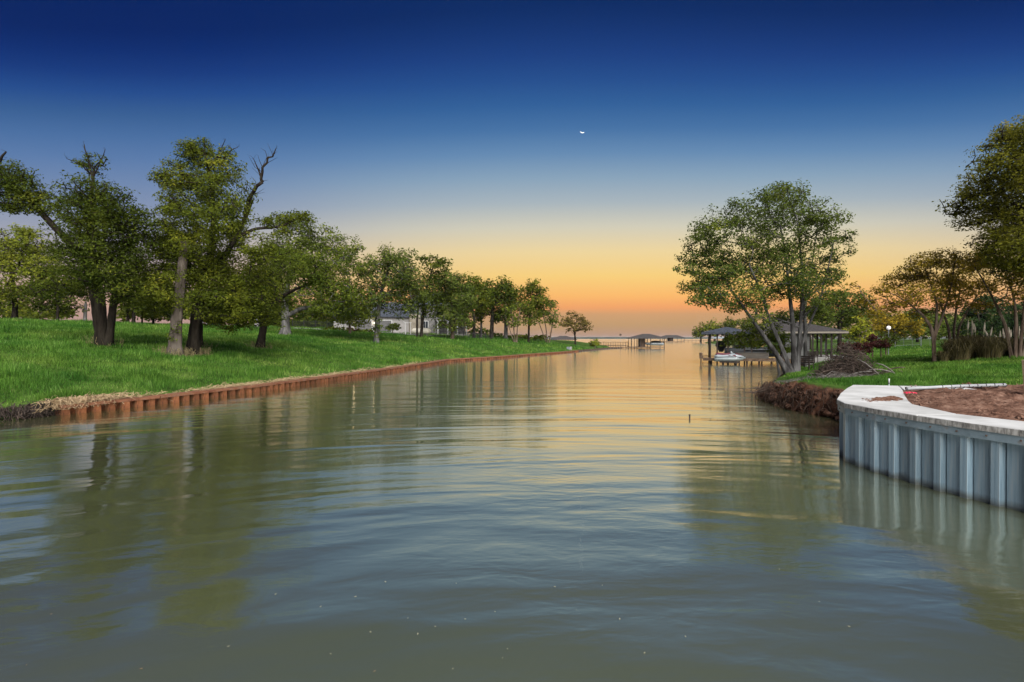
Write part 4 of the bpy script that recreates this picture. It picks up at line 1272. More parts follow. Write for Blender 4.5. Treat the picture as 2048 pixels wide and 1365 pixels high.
# matted roots on the bare bank left of the bulkhead
n_ = 3800
q = along([(-21.5, 6.5), (-19.5, 9), (-17.2, 14.2), (-15.5, 17.25)], rng.random(n_))
b_ = rng.uniform(0.15, 0.46, n_)
p0 = np.stack([q[:, 0] - rng.uniform(-0.1, 0.35, n_), q[:, 1], b_ + rng.normal(size=n_) * 0.03], 1)
p1 = p0 + np.stack([rng.uniform(0.1, 0.34, n_), rng.normal(size=n_) * 0.22, -rng.uniform(0.1, 0.42, n_)], 1)
strands('bank_roots', 'dark matted roots hanging on the bare left bank before the bulkhead starts', p0, p1, rng, 3, 0.012, 0.22, M_root)
M_soil_d = mat('damp_soil', (0.018, 0.010, 0.007), (0.07, 0.036, 0.024), 4.0, 0.95, 0.05, 22, c3=(0.15, 0.085, 0.058), spec=0.05, lo=0.3, hi=0.7)
# slumped lumps of soil along the eroded edge
b = MB()
rl = np.random.default_rng(77)
ebl = [(10.2, 14.8), (10.55, 16.4), (10.3, 18.6), (10.8, 21.6), (12.2, 24.6)]
for k in range(330):
    c_ = along(ebl, np.array([rl.random()]))[0]
    u_ = rl.random()
    r_ = rl.uniform(0.03, 0.11) * (2.0 if rl.random() < 0.06 else 1)
    ce = (c_[0] - 0.12 + 0.36 * u_ + rl.normal() * 0.08, c_[1] + rl.normal() * 0.1, 0.02 + 0.85 * u_ * np.interp(c_[1], [15, 19, 22, 25], [1, 1, .7, .4]))
    rings = []
    for i in range(5):
        g_ = -1.35 + 2.7 * i / 4
        rings.append([(ce[0] + r_ * 1.1 * math.cos(g_) * math.cos(6.283 * j / 7) * rl.uniform(0.7, 1.3), ce[1] + r_ * 1.3 * math.cos(g_) * math.sin(6.283 * j / 7) * rl.uniform(0.7, 1.3), ce[2] + r_ * 0.8 * math.sin(g_) * rl.uniform(0.7, 1.2)) for j in range(7)])
    b.loft(rings)
tag(b.build('soil_lumps', M_soil_d), 'slumped lumps of red brown soil along the washed-out right bank', 'soil', kind='stuff')
# fibrous roots and sticks on the eroded right bank
EB = [(10.15, 14.9), (10.5, 16.4), (10.15, 18.6), (10.6, 21.7), (11.6, 23.7)]
n_ = 420
q = along(EB, rng.random(n_))
p0 = np.stack([q[:, 0] + rng.uniform(-0.12, 0.35, n_), q[:, 1] + rng.normal(size=n_) * 0.1, rng.uniform(0.25, 1.02, n_) * np.interp(q[:, 1], [15, 19, 22, 24], [1, 1, .75, .5])], 1)
p1 = p0 + np.stack([rng.uniform(-0.28, 0.02, n_), rng.normal(size=n_) * 0.16, -rng.uniform(0.2, 0.8, n_)], 1)
strands('bank_roots', 'red brown roots hanging from the washed-out right bank beside the seawall', p0, p1, rng, 4, 0.011, 0.2, M_root_r)
M_stick = mat('grey_stick', (0.055, 0.047, 0.041), (0.110, 0.096, 0.085), 6, 0.95, c3=(0.165, 0.149, 0.132))
M_stick_d = mat('dark_stick', (0.024, 0.016, 0.012), (0.057, 0.040, 0.030), 6, 0.95, c3=(0.090, 0.066, 0.051))
ec = np.array([10.9, 21.8, 0.4])
rt = thing('bare_roots', 'few dark bare root sticks poking out over the water at the bank tip', 'roots', ec)
for k in range(7):
    a = rng.uniform(2.6, 3.6)
    ln_ = rng.uniform(0.6, 1.2)
    z0 = rng.uniform(-0.15, 0.15)
    y0 = rng.uniform(-0.5, 0.5)
    MB().tube([(0.3, y0, z0), (-0.1, y0 + 0.1, z0 + 0.03), (math.cos(a) * ln_ * 0.6, y0 + math.sin(a) * ln_ * 0.6, z0 - 0.05), (math.cos(a) * ln_, y0 + math.sin(a) * ln_, z0 - 0.02)], [0.03, 0.025, 0.018, 0.008], 5).build('root', M_stick_d, rt)

# brush pile of pulled-out branches
bx, by = 15.6, 23.8
bz = hr(bx, by)
bp_ = thing('brush_pile', 'tangled heap of brown cut branches and twigs on the right bank', 'brush pile', (bx, by, bz))
n_ = 1500
an = rng.uniform(0, 6.283, n_); rr_ = rng.random(n_) ** 0.6
c = np.stack([np.cos(an) * rr_ * 1.3, np.sin(an) * rr_ * 1.0, np.zeros(n_)], 1)
c[:, 2] = rng.random(n_) * (1.55 * (1 - rr_ ** 1.3) + 0.1)
dr = rng.normal(size=(n_, 3)); dr[:, 2] *= 0.8; dr /= np.linalg.norm(dr, axis=1)[:, None]
ln_ = rng.uniform(0.3, 1.1, n_)[:, None]
o_ = strands('twigs', None, c - dr * ln_ / 2, c + dr * ln_ / 2, rng, 3, 0.011, 0.18, M_stick_d)
del o_['kind'], o_['category']
o_['kind'] = 'stuff'; o_.parent = bp_
for k, (a0, b0, m_) in enumerate([((-0.15, -0.9, 0.95), (0.62, -1.6, -0.1), M_stick), ((0.2, -1.0, 0.45), (1.5, -0.9, 0.3), M_stick), ((-0.9, -1.0, 0.1), (0.3, -1.2, 0.42), M_stick),
                                  ((0.9, -0.6, 0.75), (1.75, -0.7, 0.15), M_stick), ((0.3, 0.2, 1.3), (1.3, 0.3, 0.85), M_stick_d), ((1.2, -0.5, 0.3), (2.2, -0.6, 0.55), M_stick_d), ((1.9, -0.6, 0.4), (2.15, -0.7, 0.05), M_stick_d), ((1.4, -0.3, 0.25), (2.3, 0.0, 0.2), M_stick_d), ((-1.7, -0.4, 0.2), (-0.5, -0.6, 0.5), M_stick_d)]):
    a0, b0 = Vector(a0), Vector(b0)
    md = (a0 + b0) / 2 + Vector((0.05, 0, 0.10))
    MB().tube([a0, (a0 + md) / 2 + Vector((0.03, 0, 0.03)), md, (md + b0) / 2 + Vector((0.04, 0, 0.02)), b0], [0.02, 0.026, 0.03, 0.028, 0.02], 6).build('branch', m_, bp_, True)
n_ = 260
c = np.stack([rng.uniform(-2.0, 0.9, n_), rng.uniform(-3.6, -0.6, n_), np.zeros(n_)], 1)
kx, ky = c[:, 0] + bx - 2.2, c[:, 1] + by
zz, ss = zright(kx, ky)
c = np.stack([kx, ky, zz + rng.uniform(0.0, 0.16, n_)], 1)[ss > 0.1]
dr = rng.normal(size=(len(c), 3)); dr[:, 2] *= 0.12; dr /= np.linalg.norm(dr, axis=1)[:, None]
ln_ = rng.uniform(0.4, 1.3, len(c))[:, None]
strands('fallen_twigs', 'grey brown loose twigs scattered between the brush pile and the seawall', c - dr * ln_ / 2, c + dr * ln_ / 2, rng, 3, 0.011, 0.12, M_stick, 'twigs')
# ------------------------------------------------------------------ dense wood behind the left lawn and the right lawn


def wood(name, label, rows, zf, leaf, seed, leafpx=3.2, lai=2.2):
    rng = np.random.default_rng(seed)
    cs = []
    for px, py, rx, ry, d in rows:
        sc = d / F
        size = leafpx * 2 * sc
        n_ = int(lai * math.pi * rx * ry / (leafpx * leafpx))
        u_ = rng.normal(size=(n_, 3)); u_ /= np.linalg.norm(u_, axis=1)[:, None]
        u_ *= (rng.uniform(0.2, 1, n_) ** 0.45)[:, None]
        u_ += rng.normal(size=(n_, 3)) * 0.09
        c_ = P(px, py, d) + u_ * np.array([rx, (rx + ry) * 0.6, ry]) * sc
        g = zf(c_[:, 0], c_[:, 1])[0]
        c_[:, 2] += max(0, np.median(g) + ry * sc * 0.45 - np.mean(c_[:, 2]))
        cs.append(c_[c_[:, 2] > g + 0.1])
    o_ = link(name, leaf_mesh(name, np.concatenate(cs), leafpx * 2 * np.mean([r[4] for r in rows]) / F, rng, flat=0.6, aspect=0.6), LEAF[leaf])
    return tag(o_, label, 'trees', kind='stuff')


rng = np.random.default_rng(5)
rows = [(x + rng.uniform(-8, 8), 622 + rng.uniform(-8, 10), rng.uniform(20, 34), rng.uniform(18, 30), rng.uniform(96, 112)) for x in range(420, 700, 17)]
rows += [(x + rng.uniform(-8, 8), 650 + rng.uniform(-3, 4), rng.uniform(18, 26), rng.uniform(10, 14), rng.uniform(92, 100)) for x in range(500, 690, 15)]
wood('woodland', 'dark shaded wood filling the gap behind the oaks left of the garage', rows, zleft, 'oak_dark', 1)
rows = [(x + rng.uniform(-8, 8), 628 + rng.uniform(-6, 8), rng.uniform(14, 26), rng.uniform(8, 16), rng.uniform(92, 104)) for x in list(range(-40, 130, 12)) + list(range(240, 430, 14))]
rows += [(x + rng.uniform(-8, 8), 612 + rng.uniform(-8, 8), rng.uniform(18, 30), rng.uniform(14, 22), rng.uniform(92, 104)) for x in list(range(-40, 70, 20)) + list(range(270, 430, 20))]
wood('woodland', 'low dark trees along the top of the left lawn', rows, zleft, 'oak', 2, lai=1.8)
rows = [(x + rng.uniform(-6, 6), 664 + rng.uniform(-5, 4), rng.uniform(18, 28), rng.uniform(10, 17), rng.uniform(120, 150)) for x in range(1620, 2080, 15)]
rows += [(x + rng.uniform(-6, 6), 640 + rng.uniform(-8, 8), rng.uniform(20, 30), rng.uniform(12, 18), rng.uniform(120, 150)) for x in range(1640, 2080, 24)]
wood('woodland', 'hazy mixed wood closing the view behind the right lawn', rows, zright, 'elm', 3, lai=1.8)
rows = [(890, 655, 40, 14, 110), (930, 660, 30, 12, 112), (965, 665, 24, 9, 114)]
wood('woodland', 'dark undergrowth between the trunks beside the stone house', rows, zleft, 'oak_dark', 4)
rows = [(x + rng.uniform(-4, 4), 676 + rng.uniform(-3, 2), rng.uniform(10, 18), rng.uniform(3, 6), rng.uniform(104, 112)) for x in range(985, 1085, 11)]
wood('undergrowth', 'low green brush under the grove by the point', rows, zleft, 'oak', 6)

# ------------------------------------------------------------------ houses on the left
M_white = mat('white_stucco', (0.24, 0.225, 0.21), (0.30, 0.285, 0.27), 1.2, 0.85)
M_shing = mat('slate_shingle', (0.022, 0.026, 0.036), (0.042, 0.048, 0.062), 6, 0.85, 0.01, 30, c3=(0.065, 0.072, 0.088))
M_door = mat('grey_door', (0.078, 0.075, 0.072), (0.108, 0.105, 0.102), 3, 0.6)
M_trim = mat('white_trim', (0.432, 0.426, 0.414), (0.480, 0.474, 0.462), 3, 0.6)
M_stone = mat('grey_stone', (0.066, 0.063, 0.060), (0.132, 0.126, 0.120), 2.2, 0.95, 0.03, 4, c3=(0.192, 0.180, 0.165))
M_beige = mat('beige_stone', (0.180, 0.150, 0.108), (0.288, 0.252, 0.192), 1.6, 0.95, 0.03, 4, c3=(0.348, 0.312, 0.252))
M_glass = mat('window_glass', (0.02, 0.025, 0.03), None, rough=0.05, spec=0.8)
M_iron = mat('black_iron', (0.015, 0.015, 0.016), (0.03, 0.03, 0.03), 4, 0.6)
M_lamp = emit('lamp_glow', (1.0, 0.78, 0.42), 0.35)
M_globe = emit('lit_globe', (1.0, 0.96, 0.9), 0.09)
M_pave = mat('pale_paving', (0.225, 0.210, 0.195), (0.300, 0.285, 0.266), 1.2, 0.9, 0.004, 20)


def hip_roof(b, x0, x1, y0, y1, z0, z1, inset_=None, th=0.18):
    """hip roof with an eave board"""
    i_ = inset_ if inset_ is not None else (y1 - y0) / 2
    ym = (y0 + y1) / 2
    i_ = min(i_, (x1 - x0) / 2 - 0.02)
    A = [(x0, y0, z0), (x1, y0, z0), (x1, y1, z0), (x0, y1, z0)]
    B = [(x, y, z0 + th) for x, y, z in A]
    r0, r1 = (x0 + i_, ym, z1), (x1 - i_, ym, z1)
    b.poly(A[::-1])
    for j in range(4):
        b.poly([A[j], A[(j + 1) % 4], B[(j + 1) % 4], B[j]])
    b.poly([B[0], B[1], r1, r0]); b.poly([B[2], B[3], r0, r1])
    b.poly([B[1], B[2], r1]); b.poly([B[3], B[0], r0])
    return b


def window(parent, x, y, z, w_, h_, name='window'):
    """frame, mullions and a pane, standing in the wall plane y"""
    b = MB()
    t_ = 0.09
    b.box(x - w_ / 2 - t_, x + w_ / 2 + t_, y - 0.07, y, z + h_, z + h_ + t_)
    b.box(x - w_ / 2 - t_, x + w_ / 2 + t_, y - 0.10, y, z - t_, z)
    b.box(x - w_ / 2 - t_, x - w_ / 2, y - 0.07, y, z + 0.001, z + h_ - 0.001)
    b.box(x + w_ / 2, x + w_ / 2 + t_, y - 0.07, y, z + 0.001, z + h_ - 0.001)
    b.box(x - 0.025, x + 0.025, y - 0.06, y - 0.01, z + 0.001, z + h_ - 0.001)
    o_ = b.build(name, M_trim, parent)
    MB().box(x - w_ / 2 + 0.001, x + w_ / 2 - 0.001, y - 0.03, y - 0.012, z + 0.002, z + h_ - 0.002).build('pane', M_glass, o_)
    return o_


def roof_rows(parent, x0, x1, y0, z0, run, rise, rows_, m, name='shingle_course'):
    for r_ in range(rows_):
        f0, f1 = r_ / rows_, (r_ + 1.06) / rows_
        ins0, ins1 = run * f0, run * min(f1, 1)
        a = [(x0 + ins0, y0 + ins0, z0 + rise * f0 + 0.035), (x1 - ins0, y0 + ins0, z0 + rise * f0 + 0.035),
             (x1 - ins1, y0 + ins1, z0 + rise * min(f1, 1) + 0.012), (x0 + ins1, y0 + ins1, z0 + rise * min(f1, 1) + 0.012)]
        b = MB(); b.poly(a); b.poly([(a[0][0], a[0][1], a[0][2] - 0.035), (a[1][0], a[1][1], a[1][2] - 0.035), a[1], a[0]])
        b.build(name, m, parent)


gx_, gy_ = P(776, 660, 88)[:2]
gz_ = hl(gx_, gy_) - 0.1
gar = thing('garage', 'low white garage with two grey doors, lit wall lamps and a slate hip roof', 'garage', (gx_, gy_, gz_), R(22))
W2 = 6.2
b = MB(); b.box(-W2, W2, 0, 7.5, -0.8, 2.75); b.build('wall', M_white, gar)
b = hip_roof(MB(), -W2 - 0.5, W2 + 0.5, -0.5, 8.0, 2.75, 5.6); rf = b.build('roof', M_shing, gar)
roof_rows(rf, -W2 - 0.5, W2 + 0.5, -0.5, 2.93, 4.2, 2.64, 10, M_shing)
for x in (-4.0, -0.7):
    dz = MB().box(x - 1.25, x + 1.25, -0.05, -0.005, 0.0, 2.15).build('garage_door', M_door, gar)
    for k in range(4):
        MB().box(x - 1.22, x + 1.22, -0.075, -0.052, 0.03 + k * 0.535, 0.53 + k * 0.535).build('door_panel', M_door, dz)
    b = MB().box(x - 1.42, x - 1.26, -0.07, -0.003, 0, 2.3).box(x + 1.26, x + 1.42, -0.07, -0.003, 0, 2.3).box(x - 1.26, x + 1.26, -0.07, -0.003, 2.16, 2.3)
    b.build('door_frame', M_trim, gar)
for x in (-5.65, -2.35):
    sc_ = MB().box(x - 0.07, x + 0.07, -0.08, -0.003, 1.55, 1.95).build('wall_lamp', M_iron, gar)
    MB().ball((x, -0.16, 1.72), (0.1, 0.08, 0.17), 8, 5).build('bulb', M_lamp, sc_)
    ld = bpy.data.lights.new('wall_lamp_light', 'POINT'); ld.energy = 4; ld.color = (1, 0.78, 0.5); ld.shadow_soft_size = 0.12
    lo_ = bpy.data.objects.new('wall_lamp_light', ld); COL.objects.link(lo_); lo_.parent = gar; lo_.location = (x, -0.45, 1.75)
MB().box(3.6, 5.4, -0.9, -0.01, -0.6, 3.35).build('chimney', M_beige, gar)
MB().box(-W2 - 2.4, -W2 - 0.003, 1.2, 1.5, -0.8, 2.1).build('side_wall', M_white, gar)
# driveway in front of the garage
v = []
dp = [P(690, 672, 83), P(900, 671, 84), P(830, 665, 90), P(700, 665, 92)]
nxx = 12
g = []
for i in range(nxx + 1):
    for j in range(5):
        a = dp[0] + (dp[1] - dp[0]) * i / nxx; c2 = dp[3] + (dp[2] - dp[3]) * i / nxx
        p = a + (c2 - a) * j / 4
        g.append((p[0], p[1], hl(p[0], p[1]) + 0.12))
fi = np.arange((nxx + 1) * 5).reshape(nxx + 1, 5)
f = np.stack([fi[:-1, :-1].ravel(), fi[1:, :-1].ravel(), fi[1:, 1:].ravel(), fi[:-1, 1:].ravel()], 1)
tag(link('driveway', np_mesh('driveway', g, f, True), M_pave), kind='structure')
# narrow road along the top of the lawn
rp0 = [P(200, 645, 86), P(330, 650, 84), P(420, 656, 80), P(500, 659, 78), P(600, 664, 78), P(690, 668, 82)]
g = []
for i in range(60):
    t_ = i / 59 * (len(rp0) - 1); k = min(int(t_), len(rp0) - 2); p = rp0[k] + (rp0[k + 1] - rp0[k]) * (t_ - k)
    for j in (0, 1, 2):
        y = p[1] + j * 1.6
        g.append((p[0], y, hl(p[0], y) + 0.10))
fi = np.arange(180).reshape(60, 3)
f = np.stack([fi[:-1, :-1].ravel(), fi[1:, :-1].ravel(), fi[1:, 1:].ravel(), fi[:-1, 1:].ravel()], 1)
tag(link('road', np_mesh('road', g, f, True), M_pave), kind='structure')

hx, hy = P(868, 660, 98)[:2]
hz = hl(hx, hy) - 0.1
hs = thing('stone_house', 'two storey grey stone house with white windows and a columned porch behind trees', 'house', (hx, hy, hz), R(14))
b = MB(); b.box(-6.0, 6.0, 0, 9, -0.6, 5.3); b.build('wall', M_stone, hs)
rf = hip_roof(MB(), -6.5, 6.5, -0.5, 9.5, 5.3, 8.6).build('roof', M_shing, hs)
roof_rows(rf, -6.5, 6.5, -0.5, 5.48, 4.9, 3.05, 10, M_shing)
for x, z, ww, hh_ in ((1.0, 3.2, 1.0, 1.5), (2.6, 3.2, 1.3, 1.7), (-1.6, 0.9, 0.9, 1.6), (-3.6, 3.2, 0.9, 1.4), (-4.2, 0.9, 1.2, 1.5), (4.6, 3.2, 1.0, 1.5)):
    window(hs, x, -0.003, z, ww, hh_)
pr_ = MB().box(0.2, 6.2, -2.4, -0.01, 2.55, 2.85).build('porch_roof', M_stone, hs)
for x in (0.5, 2.4, 4.2, 5.9):
    cl = MB().tube([(x, -2.2, -0.5), (x, -2.2, 2.55)], 0.13, 10).build('column', M_trim, hs, True)
    MB().box(x - 0.2, x + 0.2, -2.4, -2.0, 2.40, 2.552).build('capital', M_trim, cl)
dr_ = MB().box(1.0, 2.0, -0.06, -0.004, 0.0, 2.15).build('door', M_door, hs)
MB().ball((1.85, -0.1, 1.0), 0.05, 6, 4).build('handle', M_iron, dr_)
MB().box(-0.2, 6.4, -2.8, -0.02, -0.5, 0.02).build('porch_floor', M_pave, hs)
# white garden arbour
ax = P(816, 668, 84); ax[2] = hl(ax[0], ax[1])
ar = thing('garden_arbour', 'white garden arbour of two posts in front of the grey stone wall', 'arbour', ax, R(10))
for x in (-0.42, 0.42):
    MB().box(x - 0.05, x + 0.05, -0.05, 0.05, -0.1, 2.0).build('post', M_trim, ar)
MB().tube([(-0.75, 0, 2.2), (-0.42, 0, 2.03), (0, 0, 1.99), (0.42, 0, 2.05), (0.6, 0, 2.1)], 0.05, 6).build('top_rail', M_trim, ar)
# propane tank
ax = P(843, 670, 83); ax[2] = hl(ax[0], ax[1])
tk = thing('gas_tank', 'cream coloured lying gas tank behind a dark tree trunk', 'gas tank', ax, R(4))
rings = []
for x, r_ in ((-1.55, 0.05), (-1.5, 0.28), (-1.38, 0.42), (-1.15, 0.5), (1.15, 0.5), (1.38, 0.42), (1.5, 0.28), (1.55, 0.05)):
    rings.append([(x, r_ * math.cos(2 * math.pi * j / 16), 0.85 + r_ * math.sin(2 * math.pi * j / 16)) for j in range(16)])
M_cream = mat('cream_paint', (0.55, 0.50, 0.40), (0.65, 0.60, 0.50), 2, 0.5)
MB().loft(rings).build('body', M_cream, tk, True)
MB().tube([(0, 0, 1.33), (0, 0, 1.52)], 0.16, 12).build('valve_dome', M_cream, tk)
for x in (-0.9, 0.9):
    MB().box(x - 0.1, x + 0.1, -0.4, 0.4, -0.1, 0.42).build('foot', M_stone, tk)
# white gate pillar, fence, white board
ax = P(672, 668, 86); ax[2] = hl(ax[0], ax[1])
gp = thing('gate_pillar', 'short white gate pillar at the end of the dark picket fence', 'pillar', ax)
MB().box(-0.28, 0.28, -0.28, 0.28, -0.2, 1.35).build('shaft', M_white, gp)
MB().box(-0.36, 0.36, -0.36, 0.36, 1.352, 1.47).build('cap', M_trim, gp)


def picket_fence(label, a, b_, zf, h, gap, every, seed=0, mat_=None, rails=(0.2, 0.85), pw=0.014):
    a, b_ = np.array(a[:2]), np.array(b_[:2])
    ln_ = np.linalg.norm(b_ - a)
    hd_ = math.atan2(b_[1] - a[1], b_[0] - a[0])
    z0 = zf(*a)
    fn = thing('fence', label, 'fence', (a[0], a[1], z0))
    mat_ = mat_ or M_iron
    n_ = int(ln_ / gap)
    pk = MB().box(-pw, pw, -pw, pw, -0.05, h).mesh('picket'); pk.materials.append(mat_)
    ps = MB().box(-0.045, 0.045, -0.045, 0.045, -0.2, h + 0.12).mesh('post'); ps.materials.append(mat_)
    prev = None
    for i in range(n_ + 1):
        q_ = a + (b_ - a) * i / n_
        zz_ = zf(*q_)
        loc = (q_[0] - a[0], q_[1] - a[1], zz_ - z0)
        link('post' if i % every == 0 else 'picket', ps if i % every == 0 else pk, None, fn, loc, (0, 0, hd_))
        if i % every == 0:
            if prev is not None:
                for r_ in rails:
                    MB().tube([Vector(prev) + Vector((0, 0, h * r_)), Vector(loc) + Vector((0, 0, h * r_))], 0.022, 4).build('rail', mat_, fn)
            prev = loc
    return fn


picket_fence('dark iron picket fence running between the broad oak and the white pillar', P(585, 0, 88), P(668, 0, 86), hl, 1.35, 0.16, 14)
picket_fence('low dark picket fence in front of the bushy tree by the stone house', P(880, 0, 86), P(985, 0, 92), hl, 1.1, 0.16, 14)
picket_fence('dark fence at the end of the grove near the lake', P(990, 0, 108), P(1090, 0, 112), hl, 1.0, 0.3, 8)
ax = P(409, 652, 84); ax[2] = hl(ax[0], ax[1])
sg = thing('notice_board', 'small plain white board on posts beyond the leaning oak trunks', 'sign', ax)
MB().box(-0.42, 0.42, -0.03, 0.03, 0.75, 1.6).build('panel', M_trim, sg)
for x in (-0.3, 0.3):
    MB().box(x - 0.04, x + 0.04, 0.031, 0.11, -0.2, 1.5).build('post', M_trim, sg)
ax = P(514, 660, 82); ax[2] = hl(ax[0], ax[1])
sg = thing('utility_box', 'white upright utility box left of the vine-wrapped oak', 'utility box', ax)
MB().box(-0.25, 0.25, -0.2, 0.2, -0.1, 1.2).build('cabinet', M_white, sg)
MB().box(-0.29, 0.29, -0.24, 0.24, 1.202, 1.27).build('lid', M_trim, sg)
ax = P(1138, 694, 96); ax[2] = hl(ax[0], ax[1])
M_grey = mat('grey_metal', (0.13, 0.14, 0.15), (0.19, 0.20, 0.21), 3, 0.5)
sg = thing('utility_box', 'small grey ground box with a white side among grass near the point', 'utility box', ax, R(-20))
MB().box(-0.4, 0.3, -0.25, 0.25, -0.1, 0.5).build('cabinet', M_grey, sg)
MB().box(0.302, 0.5, -0.25, 0.25, -0.1, 0.53).build('door', M_white, sg)
tree('shrub', 'round shrub standing alone at the end of the point', (1190, 692), 118, [[(1190, 693, 2), (1190, 689, 2), (1190, 686, 1.5)]], [(1188, 686, 10, 6), (1195, 684, 8, 5), (1184, 689, 8, 4)], 'oak_yellow', M_bark_b, 90, ground=hl, cat='shrub', leafpx=2.6)
tree('shrub', 'flowering shrub with large leaves in front of the garage wall', (785, 667), 84, [[(785, 669, 2), (785, 660, 2), (785, 652, 1.5)]], [(783, 652, 12, 7), (792, 655, 8, 6), (776, 656, 8, 6)], 'oak_dark', M_bark_b, 91, ground=hl, cat='shrub', leafpx=3.0)
tree('shrub', 'reddish twiggy shrub beside the garage corner', (703, 670), 80, [[(703, 672, 2), (703, 664, 2), (702, 656, 1.5)]], [(700, 660, 13, 8, .7), (708, 664, 9, 6, .7)], 'purple', M_bark_b, 92, ground=hl, cat='shrub', leafpx=2.6, lai=1.4)
rows = [(x + rng.uniform(-4, 4), 672 + rng.uniform(-2, 2), rng.uniform(10, 16), rng.uniform(3, 6), rng.uniform(80, 83)) for x in range(655, 745, 12)]
wood('low_shrubs', 'dark low ground plants in front of the garage fence', rows, zleft, 'oak', 7, 2.8)
# ------------------------------------------------------------------ lake things beyond the point
M_dock = mat('brown_dock_timber', (0.045, 0.028, 0.018), (0.10, 0.065, 0.042), 3, 0.9, 0.003, 20, c3=(0.15, 0.10, 0.07))
M_post = mat('dark_brown_paint', (0.020, 0.014, 0.011), (0.04, 0.029, 0.023), 4, 0.75)
M_rshin = mat('brown_shingle', (0.026, 0.022, 0.021), (0.045, 0.039, 0.037), 5, 0.9, 0.01, 30, c3=(0.07, 0.062, 0.058))
M_hull = mat('boat_white', (0.22, 0.24, 0.25), (0.28, 0.30, 0.31), 2, 0.35, spec=0.5)
M_black = mat('black_cover', (0.012, 0.012, 0.014), (0.03, 0.03, 0.032), 6, 0.7, 0.01, 12)
M_siding = mat('grey_siding', (0.09, 0.09, 0.085), (0.14, 0.14, 0.13), 3, 0.85, stretch=(0.3, 0.3, 4))


def hull(length, beam, height, parent, name, m, loc, rz, z0, bow=1.0):
    """open boat shell: pointed bow towards +x, flat transom"""
    rings = []
    for i in range(9):
        t_ = i / 8
        x = -length / 2 + length * t_
        wv = beam / 2 * (1 - max(0, (t_ - 0.45) / 0.55) ** 2.2) * (0.92 + 0.08 * t_) + 0.02
        kz = 0.02 + 0.55 * height * max(0, (t_ - 0.6) / 0.4) ** 2
        top = height * (1 + 0.22 * t_ * t_ * bow)
        rings.append([(x, -wv, top), (x, -wv * 0.93, height * 0.45), (x, -wv * 0.45, kz + 0.08), (x, 0, kz), (x, wv * 0.45, kz + 0.08), (x, wv * 0.93, height * 0.45), (x, wv, top),
                      (x, wv * 0.8, top - 0.02), (x, 0, top - 0.10), (x, -wv * 0.8, top - 0.02)])
    b = MB().loft(rings)
    return b.build(name, m, parent, True, loc=loc, rot=(0, 0, rz))


# far boathouse on the left, at the tip of the point
c = P(1293, 697, 131)
bh = thing('boathouse', 'small dark hip-roofed boathouse on stilts beyond the tip of the point', 'boathouse', (c[0], c[1], 0), R(-6))
hip_roof(MB(), -4.6, 4.4, -3.2, 3.2, 2.55, 3.75, 3.6, 0.14).build('roof', M_rshin, bh)
for x in (-4.2, -3.4, -2.0, 0.6, 3.9):
    for y in (-2.8, 2.8):
        MB().tube([(x, y, -0.6), (x, y, 2.55)], 0.07 if x < -2.5 else 0.1, 6).build('post', M_post, bh)
MB().box(-1.9, -0.5, -1.4, 1.4, 0.45, 2.54).build('storage_closet', M_dwood, bh)
dk_ = MB().box(-4.6, -0.4, -3.0, 3.0, 0.28, 0.44).build('deck', M_dock, bh)
MB().box(-0.4, 4.1, 2.3, 3.0, 0.28, 0.44).build('deck', M_dock, bh)
MB().box(-0.4, 4.1, -3.0, -2.7, 0.28, 0.44).build('deck', M_dock, bh)
bt = thing('motor_boat', 'white runabout with a dark canvas cover lifted under the far left boathouse', 'boat', (c[0] + 1.7, c[1] - 0.6, 0.75), R(174))
hull(4.6, 1.9, 0.7, bt, 'hull', M_hull, (0, 0, 0), 0, 0)
MB().ball((-0.5, 0, 0.85), (1.5, 0.75, 0.42), 10, 6).build('cover', M_black, bt, True)
MB().box(-2.55, -2.31, -0.2, 0.2, 0.3, 1.05).build('outboard_motor', M_black, bt)
# walkway with a rail from the bank to it
a0, b0 = P(1205, 0, 140)[:2], (c[0] - 4.7, c[1] + 1.5)
wk = thing('walkway', 'narrow railed timber walkway from the point out to the small boathouse', 'walkway', (a0[0], a0[1], 0))
vx, vy = b0[0] - a0[0], b0[1] - a0[1]
hd_ = math.atan2(vy, vx); ln_ = math.hypot(vx, vy)
MB().box(0, ln_, -0.5, 0.5, 0.62, 0.75).build('deck', M_dock, wk, rot=(0, 0, hd_))
for i in range(11):
    for y in (-0.46, 0.46):
        MB().box(ln_ * i / 10 - 0.04, ln_ * i / 10 + 0.04, y - 0.04, y + 0.04, -0.6, 1.55).build('post', M_dock, wk, rot=(0, 0, hd_))
for y in (-0.46, 0.46):
    MB().box(0, ln_, y - 0.03, y + 0.03, 1.552, 1.62).build('rail', M_dock, wk, rot=(0, 0, hd_))
lw = P(1262, 696.8, 131)
wk2 = thing('dock', 'low timber dock running along the water from the seawall to the boathouse', 'dock', (lw[0], lw[1], 0), R(-6))
MB().box(-5.5, 4.5, -2.3, -0.9, 0.22, 0.36).build('deck', M_dock, wk2)
for i in range(6):
    MB().tube([(-5.2 + i * 1.9, -2.2, -0.6), (-5.2 + i * 1.9, -2.2, 0.219)], 0.08, 6).build('piling', M_post, wk2)
lw = P(1241, 692, 134)
pm_ = thing('birdhouse_pole', 'thin pole with a small dark birdhouse on top beside the walkway', 'birdhouse pole', (lw[0], lw[1], 0.2))
MB().tube([(0, 0, -0.6), (0, 0, 3.1)], 0.035, 6).build('pole', M_grey, pm_)
bhb = MB().box(-0.2, 0.2, -0.2, 0.2, 3.1, 3.42).build('birdhouse', M_dwood, pm_)
hip_roof(MB(), -0.27, 0.27, -0.27, 0.27, 3.42, 3.62, None, 0.02).build('roof', M_rshin, bhb)
